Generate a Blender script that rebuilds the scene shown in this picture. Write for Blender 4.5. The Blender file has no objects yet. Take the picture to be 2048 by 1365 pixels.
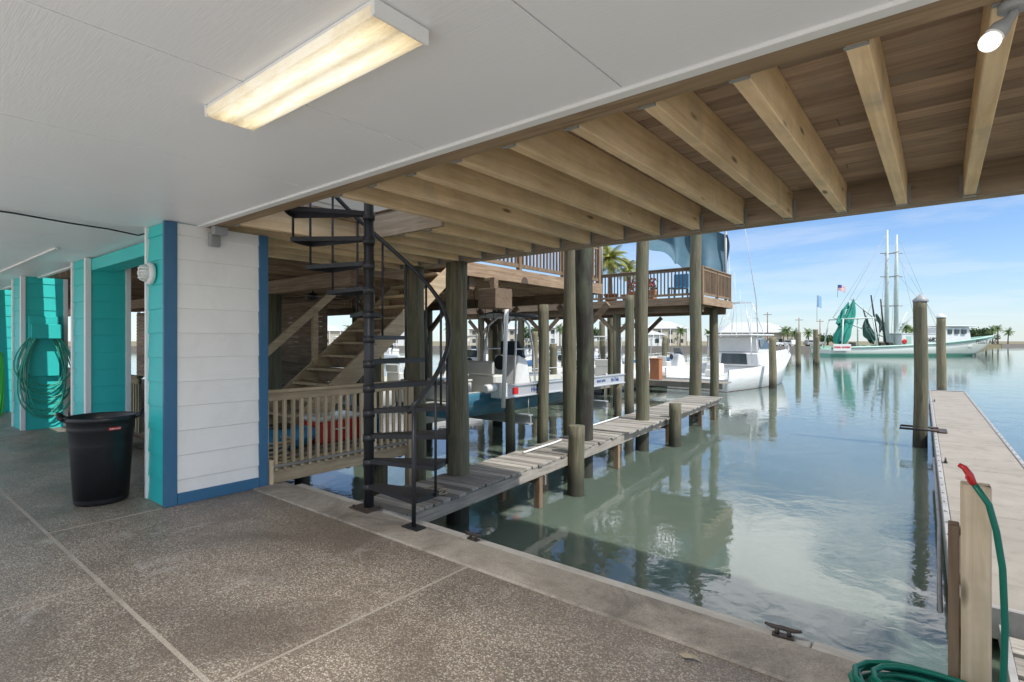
import bpy, bmesh, math, random
from mathutils import Vector, Matrix, Euler, noise
random.seed(7)
scene=bpy.context.scene
COL=scene.collection
YAW=math.radians(38.6)
F=Vector((-math.sin(YAW),math.cos(YAW),0)); R=Vector((math.cos(YAW),math.sin(YAW),0))
def S(d,lat,z=0.0):
    v=F*d+R*lat; return Vector((v.x,v.y,z))
WZ=-1.0   # water level

# ---------------------------------------------------------------- materials
def newmat(name):
    m=bpy.data.materials.new(name); m.use_nodes=True
    nt=m.node_tree; b=nt.nodes['Principled BSDF']
    return m,nt,b
def node(nt,t,**kw):
    n=nt.nodes.new(t)
    for k,v in kw.items():
        try: setattr(n,k,v)
        except Exception: n.inputs[k].default_value=v
    return n
def L(nt,a,b): nt.links.new(a,b)
def math_(nt,op,a,b=None,clamp=False):
    n=nt.nodes.new('ShaderNodeMath'); n.operation=op; n.use_clamp=clamp
    for i,x in enumerate((a,b)):
        if x is None: continue
        if isinstance(x,(int,float)): n.inputs[i].default_value=x
        else: L(nt,x,n.inputs[i])
    return n.outputs[0]
def ramp(nt,fac,stops):
    n=nt.nodes.new('ShaderNodeValToRGB'); cr=n.color_ramp
    while len(cr.elements)>1: cr.elements.remove(cr.elements[-1])
    cr.elements[0].position=stops[0][0]; cr.elements[0].color=(*stops[0][1],1)
    for p,c in stops[1:]:
        e=cr.elements.new(p); e.color=(*c,1)
    L(nt,fac,n.inputs[0]); return n.outputs[0]
def g(x): return (x,x,x)
def mix(nt,fac,a,b,mode='MIX'):
    n=nt.nodes.new('ShaderNodeMixRGB'); n.blend_type=mode
    for i,x in enumerate((fac,a,b)):
        if isinstance(x,(int,float)): n.inputs[i].default_value=x
        elif isinstance(x,tuple): n.inputs[i].default_value=(*x,1)
        else: L(nt,x,n.inputs[i])
    return n.outputs[0]
def coords(nt,scale=(1,1,1),rnd=True,world=False):
    if world:
        src=nt.nodes.new('ShaderNodeNewGeometry').outputs['Position']
    else:
        src=nt.nodes.new('ShaderNodeTexCoord').outputs['Object']
    if rnd:
        at=node(nt,'ShaderNodeAttribute',attribute_name='rnd')
        oi=nt.nodes.new('ShaderNodeObjectInfo')
        s=math_(nt,'ADD',math_(nt,'MULTIPLY',at.outputs['Fac'],37.0),math_(nt,'MULTIPLY',oi.outputs['Random'],53.0))
        va=nt.nodes.new('ShaderNodeVectorMath'); va.operation='ADD'
        L(nt,src,va.inputs[0]); L(nt,s,va.inputs[1]); src=va.outputs[0]
    mp=nt.nodes.new('ShaderNodeMapping'); mp.inputs['Scale'].default_value=scale
    L(nt,src,mp.inputs[0]); return mp.outputs[0]
def noi(nt,vec,scale,detail=4,rough=.55,dist=0):
    n=nt.nodes.new('ShaderNodeTexNoise'); n.inputs['Scale'].default_value=scale
    n.inputs['Detail'].default_value=detail; n.inputs['Roughness'].default_value=rough
    n.inputs['Distortion'].default_value=dist
    L(nt,vec,n.inputs['Vector']); return n.outputs[0]
def bump(nt,b,h,strength=.3,dist=.01):
    n=nt.nodes.new('ShaderNodeBump'); n.inputs['Strength'].default_value=strength
    n.inputs['Distance'].default_value=dist
    L(nt,h,n.inputs['Height']); L(nt,n.outputs[0],b.inputs['Normal'])
def wood(name,c1,c2,axis='y',rough=.75,knots=0.0,bs=.35,fine=30,var=.5,stain=None):
    m,nt,b=newmat(name)
    sc={'x':(1.3,fine,fine),'y':(fine,1.3,fine),'z':(fine,fine,1.3)}[axis]
    v=coords(nt,sc)
    n1=noi(nt,v,1.0,6,.6,.8)
    col=ramp(nt,n1,[(.3,c1),(.7,c2)])
    v2=coords(nt,(1,1,1))
    n2=noi(nt,v2,2.2,4)
    at=node(nt,'ShaderNodeAttribute',attribute_name='rnd')
    oi=nt.nodes.new('ShaderNodeObjectInfo')
    k=math_(nt,'FRACT',math_(nt,'ADD',at.outputs['Fac'],oi.outputs['Random']))
    val=math_(nt,'ADD',math_(nt,'MULTIPLY',k,var),math_(nt,'ADD',math_(nt,'MULTIPLY',n2,.7),1-.35-var/2))
    col=mix(nt,1.0,col,val,'MULTIPLY')
    if stain:
        n3=noi(nt,v2,1.1,5,.65,.5)
        f=ramp(nt,n3,[(.52,g(0)),(.68,g(.75))])
        col=mix(nt,f,col,stain)
    if knots>0:
        s2={'x':(1.6,6,6),'y':(6,1.6,6),'z':(6,6,1.6)}[axis]
        vo=nt.nodes.new('ShaderNodeTexVoronoi'); vo.inputs['Scale'].default_value=1.0
        L(nt,coords(nt,s2),vo.inputs['Vector'])
        f=ramp(nt,vo.outputs['Distance'],[(.05,g(knots)),(.13,g(0))])
        col=mix(nt,f,col,tuple(x*.28 for x in c1))
    L(nt,col,b.inputs['Base Color']); b.inputs['Roughness'].default_value=rough
    b.inputs['Specular IOR Level'].default_value=.25
    bump(nt,b,n1,bs,.004)
    return m
def paint(name,c,rough=.5,var=.12,bs=.15,scale=(3,3,3),bscale=(60,60,60),dirt=0.0,dirtc=(.2,.17,.13),spec=.4,metal=0):
    m,nt,b=newmat(name)
    v=coords(nt,scale); n=noi(nt,v,1,5,.6)
    val=math_(nt,'ADD',math_(nt,'MULTIPLY',n,var*2),1-var)
    col=mix(nt,1.0,tuple(c),val,'MULTIPLY')
    if dirt>0:
        n3=noi(nt,coords(nt,(1.7,1.7,.9)),1.6,7,.7,.6)
        f=ramp(nt,n3,[(.5,g(0)),(.75,g(dirt))]); col=mix(nt,f,col,dirtc)
    L(nt,col,b.inputs['Base Color']); b.inputs['Roughness'].default_value=rough
    b.inputs['Specular IOR Level'].default_value=spec; b.inputs['Metallic'].default_value=metal
    bump(nt,b,noi(nt,coords(nt,bscale),1,3),bs,.003)
    return m
def glow(name,c,s):
    m,nt,b=newmat(name); b.inputs['Base Color'].default_value=(*c,1)
    b.inputs['Emission Color'].default_value=(*c,1); b.inputs['Emission Strength'].default_value=s; return m

M={}
M['joist']=wood('pine_joist',(.64,.45,.24),(.84,.64,.41),'y',.7,.95,.25,20,.38,stain=(.50,.41,.29))
M['decking']=wood('deck_boards',(.32,.22,.155),(.50,.37,.27),'x',.8,.5,.4,30,.6,stain=(.32,.28,.23))
M['ledger']=wood('ledger_wood',(.22,.15,.085),(.40,.29,.18),'x',.8,.5,.4,26,.4)
M['rim']=wood('rim_wood',(.24,.18,.12),(.40,.32,.23),'x',.8,.5,.3,26,.3)
M['grayx']=wood('weathered_wood_x',(.18,.165,.14),(.37,.345,.30),'x',.85,.3,.5,30,.7)
M['grayy']=wood('weathered_wood_y',(.17,.15,.125),(.34,.31,.265),'y',.85,.3,.5,30,.5)
M['brownz']=wood('brown_wood_z',(.16,.11,.07),(.31,.22,.145),'z',.85,.3,.4,26,.5)
M['browny']=wood('brown_wood_y',(.20,.135,.085),(.36,.26,.175),'y',.85,.4,.4,26,.5)
M['brownx']=wood('brown_wood_x',(.16,.11,.075),(.31,.23,.155),'x',.85,.4,.4,26,.5)
M['palez']=wood('pale_post_wood',(.40,.31,.20),(.60,.49,.35),'z',.8,.95,.5,20,.4,stain=(.34,.29,.21))
M['tany']=wood('stair_wood',(.30,.22,.135),(.47,.37,.245),'y',.8,.6,.3,22,.3)
M['tanz']=wood('picket_wood',(.40,.30,.19),(.60,.49,.33),'z',.8,.3,.3,26,.5)

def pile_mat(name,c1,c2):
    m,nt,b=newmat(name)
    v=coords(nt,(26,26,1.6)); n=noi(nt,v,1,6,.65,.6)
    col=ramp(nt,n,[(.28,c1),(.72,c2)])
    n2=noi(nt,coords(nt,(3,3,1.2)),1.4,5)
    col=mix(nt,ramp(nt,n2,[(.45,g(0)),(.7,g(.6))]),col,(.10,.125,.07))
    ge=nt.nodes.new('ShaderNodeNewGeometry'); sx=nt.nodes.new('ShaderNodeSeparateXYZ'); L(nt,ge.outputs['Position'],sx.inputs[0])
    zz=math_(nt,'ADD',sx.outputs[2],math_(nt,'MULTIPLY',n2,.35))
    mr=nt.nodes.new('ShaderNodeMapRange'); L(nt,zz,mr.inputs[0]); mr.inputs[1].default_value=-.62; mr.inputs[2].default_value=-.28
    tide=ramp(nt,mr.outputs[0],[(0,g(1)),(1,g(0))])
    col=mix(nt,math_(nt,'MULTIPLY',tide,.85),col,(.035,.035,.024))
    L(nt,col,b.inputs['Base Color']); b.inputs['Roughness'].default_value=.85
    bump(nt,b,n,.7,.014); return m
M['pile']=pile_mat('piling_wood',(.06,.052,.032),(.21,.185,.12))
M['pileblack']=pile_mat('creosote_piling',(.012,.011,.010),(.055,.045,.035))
M['pilelight']=pile_mat('pale_piling',(.13,.11,.065),(.28,.24,.15))  # paler brown variant of the piling wood

M['ceil']=paint('ceiling_white_paint',(.88,.89,.90),.42,.03,.4,(2,2,2),(9,160,9),spec=.5)
M['white']=paint('white_siding_paint',(.82,.81,.78),.55,.07,.3,(2,2,2),(14,6,140),dirt=.18,dirtc=(.5,.44,.34))
M['trimw']=paint('white_trim',(.80,.80,.78),.5,.06,.2,dirt=.15,dirtc=(.45,.4,.32))
M['teal']=paint('teal_paint',(.03,.53,.50),.5,.10,.3,(2,2,2),(8,8,140))
M['blue']=paint('blue_trim_paint',(.04,.135,.25),.5,.14,.3,dirt=.2,dirtc=(.16,.19,.23))
M['black']=paint('black_plastic',(.014,.015,.018),.38,.2,.12,spec=.5)
M['iron']=paint('black_steel_paint',(.022,.023,.026),.42,.3,.3,dirt=.35,dirtc=(.07,.065,.06))
M['rusty']=paint('rusty_iron',(.05,.04,.035),.6,.4,.6,dirt=.6,dirtc=(.14,.07,.035))
M['galv']=paint('galvanised_steel',(.34,.34,.32),.55,.2,.2,metal=.5)
M['alu']=paint('aluminium',(.62,.63,.64),.38,.1,.1,metal=.5)
M['gray']=paint('gray_plastic',(.33,.34,.34),.45,.08,.1)
M['red']=paint('red_plastic',(.50,.03,.03),.35,.08,.05)
M['redpaint']=paint('red_lettering',(.6,.02,.02),.5,.05,.02)
M['navy']=paint('navy_lettering',(.01,.05,.25),.5,.05,.02)
M['blackpaint']=paint('black_lettering',(.012,.012,.012),.5,.05,.02)
M['hoseg']=paint('green_hose',(.0,.13,.085),.4,.15,.1)
M['hoset']=paint('teal_hose',(.05,.36,.26),.4,.2,.1)
M['hosel']=paint('lime_hose',(.08,.55,.08),.4,.15,.1)
M['gel']=paint('white_gelcoat',(.70,.71,.70),.22,.05,.02,dirt=.25,dirtc=(.45,.43,.37),spec=.6)
M['cream']=paint('cream_gelcoat',(.58,.58,.52),.3,.05,.05,dirt=.25,dirtc=(.38,.34,.27))
M['vinyl']=paint('boat_vinyl',(.60,.60,.56),.5,.06,.1)
M['rope']=paint('rope',(.34,.29,.20),.9,.2,.6)
M['tarp']=paint('blue_tarp',(.06,.13,.17),.65,.3,.4,(4,4,4),(9,9,9))
M['bluep']=paint('blue_plastic',(.03,.22,.42),.4,.1,.05)
M['leafp']=paint('palm_leaf',(.10,.17,.035),.55,.4,.1)
M['leafy']=paint('palm_leaf_light',(.34,.36,.08),.55,.4,.1)
M['leafd']=paint('tree_leaf',(.045,.085,.025),.65,.5,.1,(.6,.6,.6))
M['bark']=paint('bark',(.16,.12,.085),.9,.3,.8,(4,4,4),(20,20,6))
M['net']=paint('green_net',(.03,.26,.20),.85,.5,.8,(1.5,1.5,.6),(12,12,3))
M['netd']=paint('dark_net',(.05,.10,.085),.9,.5,.8,(1.5,1.5,.6),(12,12,3))
M['rubber']=paint('tyre_rubber',(.02,.02,.02),.7,.2,.1)
M['roofm']=paint('metal_roof',(.50,.52,.53),.4,.1,.1,(2,.2,2))
M['wallh']=paint('house_wall',(.50,.46,.38),.7,.08,.1)
M['stone']=paint('rock',(.20,.18,.16),.9,.4,.8)
M['paleboard']=paint('bleached_cap_board',(.44,.42,.38),.8,.3,.7,(4,14,4),(60,60,60),dirt=.75,dirtc=(.18,.16,.13))
M['dockc']=paint('dock_concrete',(.30,.27,.225),.9,.25,.7,(1.5,1.5,1.5),(60,60,60),dirt=.75,dirtc=(.18,.155,.125))
M['dockrail']=paint('dock_edge_metal',(.36,.35,.33),.6,.3,.4,dirt=.7,dirtc=(.18,.16,.13),metal=.1)
M['bulk']=paint('bulkhead_concrete',(.16,.16,.13),.9,.4,.7,(2,2,2),(14,14,14),dirt=.6,dirtc=(.06,.07,.05))
M['flagr']=paint('flag_red',(.5,.03,.04),.8,.1,.1); M['flagb']=paint('flag_blue',(.05,.1,.3),.8,.1,.1); M['flagw']=paint('flag_white',(.8,.8,.8),.8,.05,.1)
M['flaglb']=paint('flag_light_blue',(.25,.42,.6),.8,.1,.1)
M['flower']=paint('pink_flower',(.6,.06,.12),.7,.2,.1)
M['mint']=paint('mint_green_paint',(.36,.56,.47),.5,.12,.1,dirt=.3,dirtc=(.3,.25,.2))
M['mastp']=paint('pale_mast_paint',(.58,.66,.62),.5,.12,.1,dirt=.4,dirtc=(.35,.27,.2))
M['orange']=paint('terracotta',(.40,.17,.08),.7,.15,.2)
m,nt,b=newmat('tinted_glass'); b.inputs['Base Color'].default_value=(.05,.07,.08,1); b.inputs['Roughness'].default_value=.06; M['glass']=m

def hullmat(name,top,boot,bottom,z0,z1):
    m,nt,b=newmat(name)
    tc=nt.nodes.new('ShaderNodeTexCoord'); sx=nt.nodes.new('ShaderNodeSeparateXYZ'); L(nt,tc.outputs['Object'],sx.inputs[0])
    a=math_(nt,'GREATER_THAN',sx.outputs[2],z0); c=math_(nt,'GREATER_THAN',sx.outputs[2],z1)
    col=mix(nt,a,tuple(bottom),tuple(boot)); col=mix(nt,c,col,tuple(top))
    n=noi(nt,coords(nt,(2,.4,5)),2,5,.7)
    col=mix(nt,ramp(nt,n,[(.5,g(0)),(.8,g(.4))]),col,(.33,.28,.2))
    L(nt,col,b.inputs['Base Color']); b.inputs['Roughness'].default_value=.25; return m
def aggregate():
    m,nt,b=newmat('exposed_aggregate')
    v=coords(nt,(1,1,1),rnd=False,world=True)
    vo=nt.nodes.new('ShaderNodeTexVoronoi'); vo.inputs['Scale'].default_value=112; L(nt,v,vo.inputs['Vector'])
    sc=nt.nodes.new('ShaderNodeSeparateColor'); L(nt,vo.outputs['Color'],sc.inputs[0])
    peb=ramp(nt,sc.outputs[0],[(0,(.13,.10,.08)),(.3,(.25,.20,.155)),(.55,(.35,.29,.225)),(.8,(.42,.375,.31)),(1,(.58,.54,.47))])
    edge=ramp(nt,vo.outputs['Distance'],[(.40,g(0)),(.66,g(1))])
    col=mix(nt,edge,peb,(.17,.145,.115))
    n=noi(nt,v,.9,6,.6,.4)
    col=mix(nt,1.0,col,ramp(nt,n,[(.3,g(.66)),(.5,g(.98)),(.7,g(1.22))]),'MULTIPLY')
    n2=noi(nt,v,2.6,7,.75,.4)
    col=mix(nt,ramp(nt,n2,[(.58,g(0)),(.72,g(.62))]),col,(.52,.50,.46))
    n4=noi(nt,v,.7,6,.65,.9)
    col=mix(nt,ramp(nt,n4,[(.50,g(0)),(.63,g(.55))]),col,(.12,.095,.075))
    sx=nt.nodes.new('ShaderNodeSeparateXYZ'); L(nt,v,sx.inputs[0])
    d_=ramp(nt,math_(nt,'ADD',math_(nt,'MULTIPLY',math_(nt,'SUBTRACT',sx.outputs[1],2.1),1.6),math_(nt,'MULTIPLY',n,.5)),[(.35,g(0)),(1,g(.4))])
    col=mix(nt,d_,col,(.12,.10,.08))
    L(nt,col,b.inputs['Base Color'])
    L(nt,ramp(nt,n,[(.3,g(.30)),(.7,g(.55))]),b.inputs['Roughness'])
    inv=math_(nt,'SUBTRACT',1.0,vo.outputs['Distance'])
    bump(nt,b,inv,.6,.006); return m
M['agg']=aggregate()
def concrete(name,c1,c2,stain=.5):
    m,nt,b=newmat(name); v=coords(nt,(1,1,1),rnd=False,world=True)
    n=noi(nt,v,3,8,.7); col=ramp(nt,n,[(.3,c1),(.7,c2)])
    n2=noi(nt,v,1.2,7,.75,.6); col=mix(nt,ramp(nt,n2,[(.45,g(0)),(.66,g(stain))]),col,tuple(x*.45 for x in c1))
    n3=noi(nt,v,90,3,.7); col=mix(nt,.6,col,ramp(nt,n3,[(.35,g(.6)),(.65,g(1.25))]),'MULTIPLY')
    L(nt,col,b.inputs['Base Color']); b.inputs['Roughness'].default_value=.75
    bump(nt,b,n3,.55,.005); return m
M['curb']=concrete('smooth_concrete',(.25,.22,.18),(.41,.37,.31),.8)
M['joint']=concrete('joint_concrete',(.32,.28,.23),(.40,.36,.30),.3)
M['bounce']=concrete('bounce_concrete',(.62,.59,.54),(.72,.70,.66),.1)  # extra pale so the unseen ground bounces sunlight indoors
M['grass']=concrete('dry_grass',(.17,.15,.07),(.27,.23,.12),.5)
def watermat():
    m,nt,b=newmat('harbor_water')
    v=coords(nt,(1,1,1),rnd=False,world=True)
    n=noi(nt,v,.08,4); col=ramp(nt,n,[(.3,(.105,.140,.108)),(.7,(.135,.172,.135))])
    L(nt,col,b.inputs['Base Color']); b.inputs['Roughness'].default_value=.015; b.inputs['IOR'].default_value=1.46
    b.inputs['Specular IOR Level'].default_value=.8
    b.inputs['Subsurface Weight'].default_value=1.0; b.inputs['Subsurface Radius'].default_value=(1,1,1); b.inputs['Subsurface Scale'].default_value=.7
    a=noi(nt,v,.8,2,.5,.6); c=noi(nt,v,5.0,3,.5,.8)
    h=math_(nt,'ADD',a,math_(nt,'MULTIPLY',c,.22))
    bump(nt,b,h,.17,.06); return m
M['water']=watermat()

# ---------------------------------------------------------------- mesh builder
class MB:
    def __init__(s):
        s.bm=bmesh.new(); s.r=s.bm.faces.layers.float.new('rnd')
    def _f(s,vs,m,rv,smooth=False):
        try: f=s.bm.faces.new(vs)
        except ValueError: return
        f.material_index=m; f[s.r]=rv; f.smooth=smooth
    def hexa(s,P,m=0):
        rv=random.random(); v=[s.bm.verts.new(p) for p in P]
        for q in ((0,3,2,1),(4,5,6,7),(0,1,5,4),(1,2,6,5),(2,3,7,6),(3,0,4,7)): s._f([v[i] for i in q],m,rv)
    def box(s,x0,x1,y0,y1,z0,z1,m=0):
        s.hexa([(x0,y0,z0),(x1,y0,z0),(x1,y1,z0),(x0,y1,z0),(x0,y0,z1),(x1,y0,z1),(x1,y1,z1),(x0,y1,z1)],m)
    def beam(s,p0,p1,w,h,m=0):
        p0=Vector(p0);p1=Vector(p1); d=(p1-p0).normalized()
        up=Vector((0,0,1)) if abs(d.z)<.95 else Vector((0,1,0))
        x=d.cross(up).normalized(); z=x.cross(d)
        P=[]
        for p in (p0,p1):
            for a,b_ in ((-1,-1),(1,-1),(1,1),(-1,1)): P.append(p+x*a*w/2+z*b_*h/2)
        s.hexa(P,m)
    def tube(s,pts,r,n=8,m=0,closed=False,caps=True):
        pts=[Vector(p) for p in pts]; rv=random.random(); k=len(pts); rr=r if isinstance(r,(list,tuple)) else [r]*k
        def tan(i):
            if closed: return (pts[(i+1)%k]-pts[i-1]).normalized()
            a=pts[max(i-1,0)]; b_=pts[min(i+1,k-1)]; return (b_-a).normalized()
        t=tan(0); up=Vector((0,0,1)) if abs(t.z)<.9 else Vector((0,1,0)); x=t.cross(up).normalized()
        rings=[]
        for i in range(k):
            t=tan(i); x=(x-t*x.dot(t)).normalized(); y=t.cross(x)
            rings.append([s.bm.verts.new(pts[i]+(x*math.cos(2*math.pi*j/n)+y*math.sin(2*math.pi*j/n))*rr[i]) for j in range(n)])
        for i in range(k if closed else k-1):
            A=rings[i];B=rings[(i+1)%k]
            for j in range(n): s._f([A[j],A[(j+1)%n],B[(j+1)%n],B[j]],m,rv,True)
        if caps and not closed:
            s._f(rings[0][::-1],m,rv); s._f(rings[-1],m,rv)
    def cyl(s,p0,p1,r0,r1=None,n=14,m=0): s.tube([p0,p1],[r0,r0 if r1 is None else r1],n,m)
    def lathe(s,prof,n=24,c=(0,0,0),m=0,axis='z'):
        rv=random.random(); c=Vector(c); rings=[]
        for r,z in prof:
            rg=[]
            for j in range(n):
                a=2*math.pi*j/n; p=Vector((r*math.cos(a),r*math.sin(a),z))
                if axis=='y': p=Vector((p.x,p.z,p.y))
                if axis=='x': p=Vector((p.z,p.x,p.y))
                rg.append(s.bm.verts.new(c+p))
            rings.append(rg)
        for A,B in zip(rings,rings[1:]):
            for j in range(n): s._f([A[j],A[(j+1)%n],B[(j+1)%n],B[j]],m,rv,True)
        s._f(rings[0][::-1],m,rv); s._f(rings[-1],m,rv)
    def ball(s,c,r,m=0,n=14,sc=(1,1,1)):
        c=Vector(c); rv=random.random(); k=max(6,n//2); rings=[]
        for i in range(k+1):
            ph=math.pi*(i/k)*.996+.006
            rings.append([s.bm.verts.new(c+Vector((r*sc[0]*math.sin(ph)*math.cos(2*math.pi*j/n),r*sc[1]*math.sin(ph)*math.sin(2*math.pi*j/n),r*sc[2]*math.cos(ph)))) for j in range(n)])
        for A,B in zip(rings,rings[1:]):
            for j in range(n): s._f([A[j],B[j],B[(j+1)%n],A[(j+1)%n]],m,rv,True)
    def grid(s,fn,nu,nv,m=0,smooth=True,mf=None):
        rv=random.random()
        V=[[s.bm.verts.new(fn(i/nu,j/nv)) for j in range(nv+1)] for i in range(nu+1)]
        for i in range(nu):
            for j in range(nv):
                s._f([V[i][j],V[i+1][j],V[i+1][j+1],V[i][j+1]],mf(i,j) if mf else m,rv,smooth)
    def prism(s,poly,axis,a0,a1,m=0):
        rv=random.random()
        def P(p,a): return {'x':(a,p[0],p[1]),'y':(p[0],a,p[1]),'z':(p[0],p[1],a)}[axis]
        A=[s.bm.verts.new(P(p,a0)) for p in poly]; B=[s.bm.verts.new(P(p,a1)) for p in poly]; n=len(poly)
        s._f(A[::-1],m,rv); s._f(B,m,rv)
        for i in range(n): s._f([A[i],A[(i+1)%n],B[(i+1)%n],B[i]],m,rv)
    def quad(s,P,m=0,rv=None):
        s._f([s.bm.verts.new(p) for p in P],m,random.random() if rv is None else rv)
    def obj(s,name,mats,parent=None,loc=None,rotz=0,bevel=0,world=False,label=None,cat=None,group=None,kind=None,fix=True):
        if fix: bmesh.ops.recalc_face_normals(s.bm,faces=s.bm.faces)
        me=bpy.data.meshes.new(name); s.bm.to_mesh(me); s.bm.free()
        for mm in (mats if isinstance(mats,(list,tuple)) else [mats]): me.materials.append(M[mm] if isinstance(mm,str) else mm)
        o=bpy.data.objects.new(name,me); COL.objects.link(o)
        if parent: o.parent=parent
        if world and parent: o.location=-wl(parent)
        if loc is not None: o.location=loc
        o.rotation_euler=(0,0,rotz)
        if bevel:
            md=o.modifiers.new('Bevel','BEVEL'); md.width=bevel; md.segments=1; md.limit_method='ANGLE'
        meta(o,label,cat,group,kind)
        return o
def wl(o):
    v=Vector((0,0,0))
    while o: v+=o.location; o=o.parent
    return v
def meta(o,label=None,cat=None,group=None,kind=None):
    if label:o['label']=label
    if cat:o['category']=cat
    if group:o['group']=group
    if kind:o['kind']=kind
def root(name,loc,label,cat,rotz=0,group=None):
    o=bpy.data.objects.new(name,None); COL.objects.link(o); o.location=loc; o.rotation_euler=(0,0,rotz); o.empty_display_size=.3
    meta(o,label,cat,group); return o
def text(name,body,size,mat,parent,loc,rot,sx=1.0,bold=0.0):
    cu=bpy.data.curves.new(name,'FONT'); cu.body=body; cu.size=size; cu.extrude=.002; cu.offset=bold; cu.align_x='CENTER'; cu.align_y='CENTER'
    t=bpy.data.objects.new(name+'_tmp',cu); COL.objects.link(t)
    bpy.context.view_layer.update()
    me=bpy.data.meshes.new_from_object(t.evaluated_get(bpy.context.evaluated_depsgraph_get()))
    bpy.data.objects.remove(t)
    me.materials.clear(); me.materials.append(M[mat])
    o=bpy.data.objects.new(name,me); COL.objects.link(o); o.parent=parent; o.location=loc; o.rotation_euler=rot; o.scale=(sx,1,1); return o

XE=2.6   # east end of house and deck, cut short to let sun in
YS=-.40  # ceiling cut off here, behind the camera, to let sun bounce in
# ---------------------------------------------------------------- setting
b=MB(); b.quad([(-3000,-3000,WZ),(3000,-3000,WZ),(3000,3000,WZ),(-3000,3000,WZ)]); b.obj('water','water',kind='structure')
b=MB(); b.box(-200,120,-200,2.5,-2.5,-.12); b.box(-60,30,-60,-1.32,-.119,-.006); b.obj('ground','bounce',kind='structure')  # unseen ground behind the camera, added to bounce sun up to the ceiling
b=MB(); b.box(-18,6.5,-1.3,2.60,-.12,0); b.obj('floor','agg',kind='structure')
b=MB(); b.box(-5.44,6.5,2.60,2.95,-.4,.012); b.box(-18,-5.44,2.60,2.9,-.4,.0)
b.obj('concrete_kerb','curb',bevel=.012,kind='structure')
b=MB()
b.box(-18,6.5,.998,1.022,-.05,.002)
b.box(-2.465,-2.445,1.024,2.6,-.05,.002); b.box(-4.095,-4.075,-1.28,.996,-.05,.002); b.box(-7.295,-7.275,-1.28,.996,-.05,.002); b.box(-5.455,-5.435,1.024,1.8,-.05,.002)
b.obj('floor_joint','joint',kind='structure')
rt=root('seawall',(-.5,3.0,-1),'concrete seawall topped with a bleached cap board at the water','seawall')
b=MB(); b.box(-18,6.5,2.5,3.02,-3,-.402); b.obj('wall','bulk',rt,world=True)
b=MB(); x=-5.3
while x<6:
    w=2.4; b.box(x,x+w-.006,2.952,3.07,-.075,-.012+random.uniform(-.004,.004)); x+=w
b.obj('cap_board','paleboard',rt,world=True,bevel=.006)
b=MB(); b.box(-5.3,6.3,2.955,3.02,-.40,-.077); b.obj('fascia','bulk',rt,world=True)
b=MB()
pts=[(134,-700),(134,112),(150,118),(230,210),(262,300),(262,900),(2600,2600),(2600,-2600)]
b.prism([tuple(S(d,l)[:2]) for d,l in pts],'z',-2,.05); b.obj('far_shore','grass',kind='structure')
b=MB(); b.prism([tuple(S(d,l)[:2]) for d,l in [(133.5,-700),(133.5,112.3),(134,112.3),(134,-700)]],'z',-2,.25)
b.prism([tuple(S(d,l)[:2]) for d,l in [(228,208),(262,297),(262,900),(265,900),(265,296),(230,206)]],'z',-2,.3)
b.obj('shore_embankment','stone',kind='structure')

# ---------------------------------------------------------------- house
house=root('beach_house',(-5.45,1.83,0),'raised house with white panelled ceiling and teal columns','house')
b=MB(); b.box(-18,XE,YS,2.10,2.5965,2.8)
x=-1.07-1.22*14
while x<XE:
    b.box(max(x,-18)+.004,min(x+1.22,XE)-.004,YS,2.10,2.588+random.uniform(-.0008,.0008),2.5955)
    x+=1.22
b.obj('ceiling','ceil',house,world=True,bevel=.003)
b=MB(); b.box(-18,XE,2.102,2.165,2.572,2.8); b.obj('edge_trim','trimw',house,world=True,bevel=.004)
b=MB(); b.box(-8.655,-5.93,2.05,2.30,2.42,2.570); b.obj('header_beam','teal',house,world=True,bevel=.005)
for yy in (1.55,.75):
    b=MB(); b.box(-18,-8.0,yy,yy+.035,2.565,2.586); b.obj('ceiling_batten','trimw',house,world=True,bevel=.004)
b=MB(); b.box(-7.0,XE+.8,1.7,5.75,5.30,5.5); b.obj('sun_block_roof','trimw',house,world=True)  # unseen slab added to block sun falling through the stair opening
def column(x0,x1,y0,y1,front):
    b=MB(); h=.225; z=0
    b.box(x0+.02,x1-.02,y0+.02,y1-.02,0,2.584)
    col=b.obj('column','teal',house,world=True)
    b=MB(); z=.0
    while z<2.58:
        z1=min(z+h,2.582)
        b.hexa([(x0+.004,y0+.004,z),(x1-.004,y0+.004,z),(x1-.004,y0+.022,z),(x0+.004,y0+.022,z),(x0+.004,y0+.016,z1+.0),(x1-.004,y0+.016,z1),(x1-.004,y0+.022,z1),(x0+.004,y0+.022,z1)])
        z+=h
    b.obj('teal_siding','teal',col,world=True,bevel=.001)
    b=MB(); z=0
    while z<2.58:
        z1=min(z+h,2.582)
        b.hexa([(x1-.022,y0+.004,z),(x1-.004,y0+.004,z),(x1-.004,y1-.004,z),(x1-.022,y1-.004,z),(x1-.022,y0+.004,z1),(x1-.016,y0+.004,z1),(x1-.016,y1-.004,z1),(x1-.022,y1-.004,z1)])
        z+=h
    b.obj('white_siding' if front else 'teal_siding','white' if front else 'teal',col,world=True,bevel=.001)
    return col
c=column(-5.92,-5.45,1.83,2.76,True)
for y0,y1 in ((1.815,1.925),(2.68,2.772)):
    b=MB(); b.box(-5.474,-5.44,y0,y1,0,2.583); b.obj('blue_corner_trim','blue',c,world=True,bevel=.004)
b=MB(); b.box(-5.466,-5.437,1.927,2.678,0,.105); b.obj('blue_base_board','blue',c,world=True,bevel=.004)
b=MB(); b.box(-5.935,-5.90,1.815,1.86,0,2.583); b.obj('white_corner_trim','trimw',c,world=True,bevel=.004)
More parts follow.
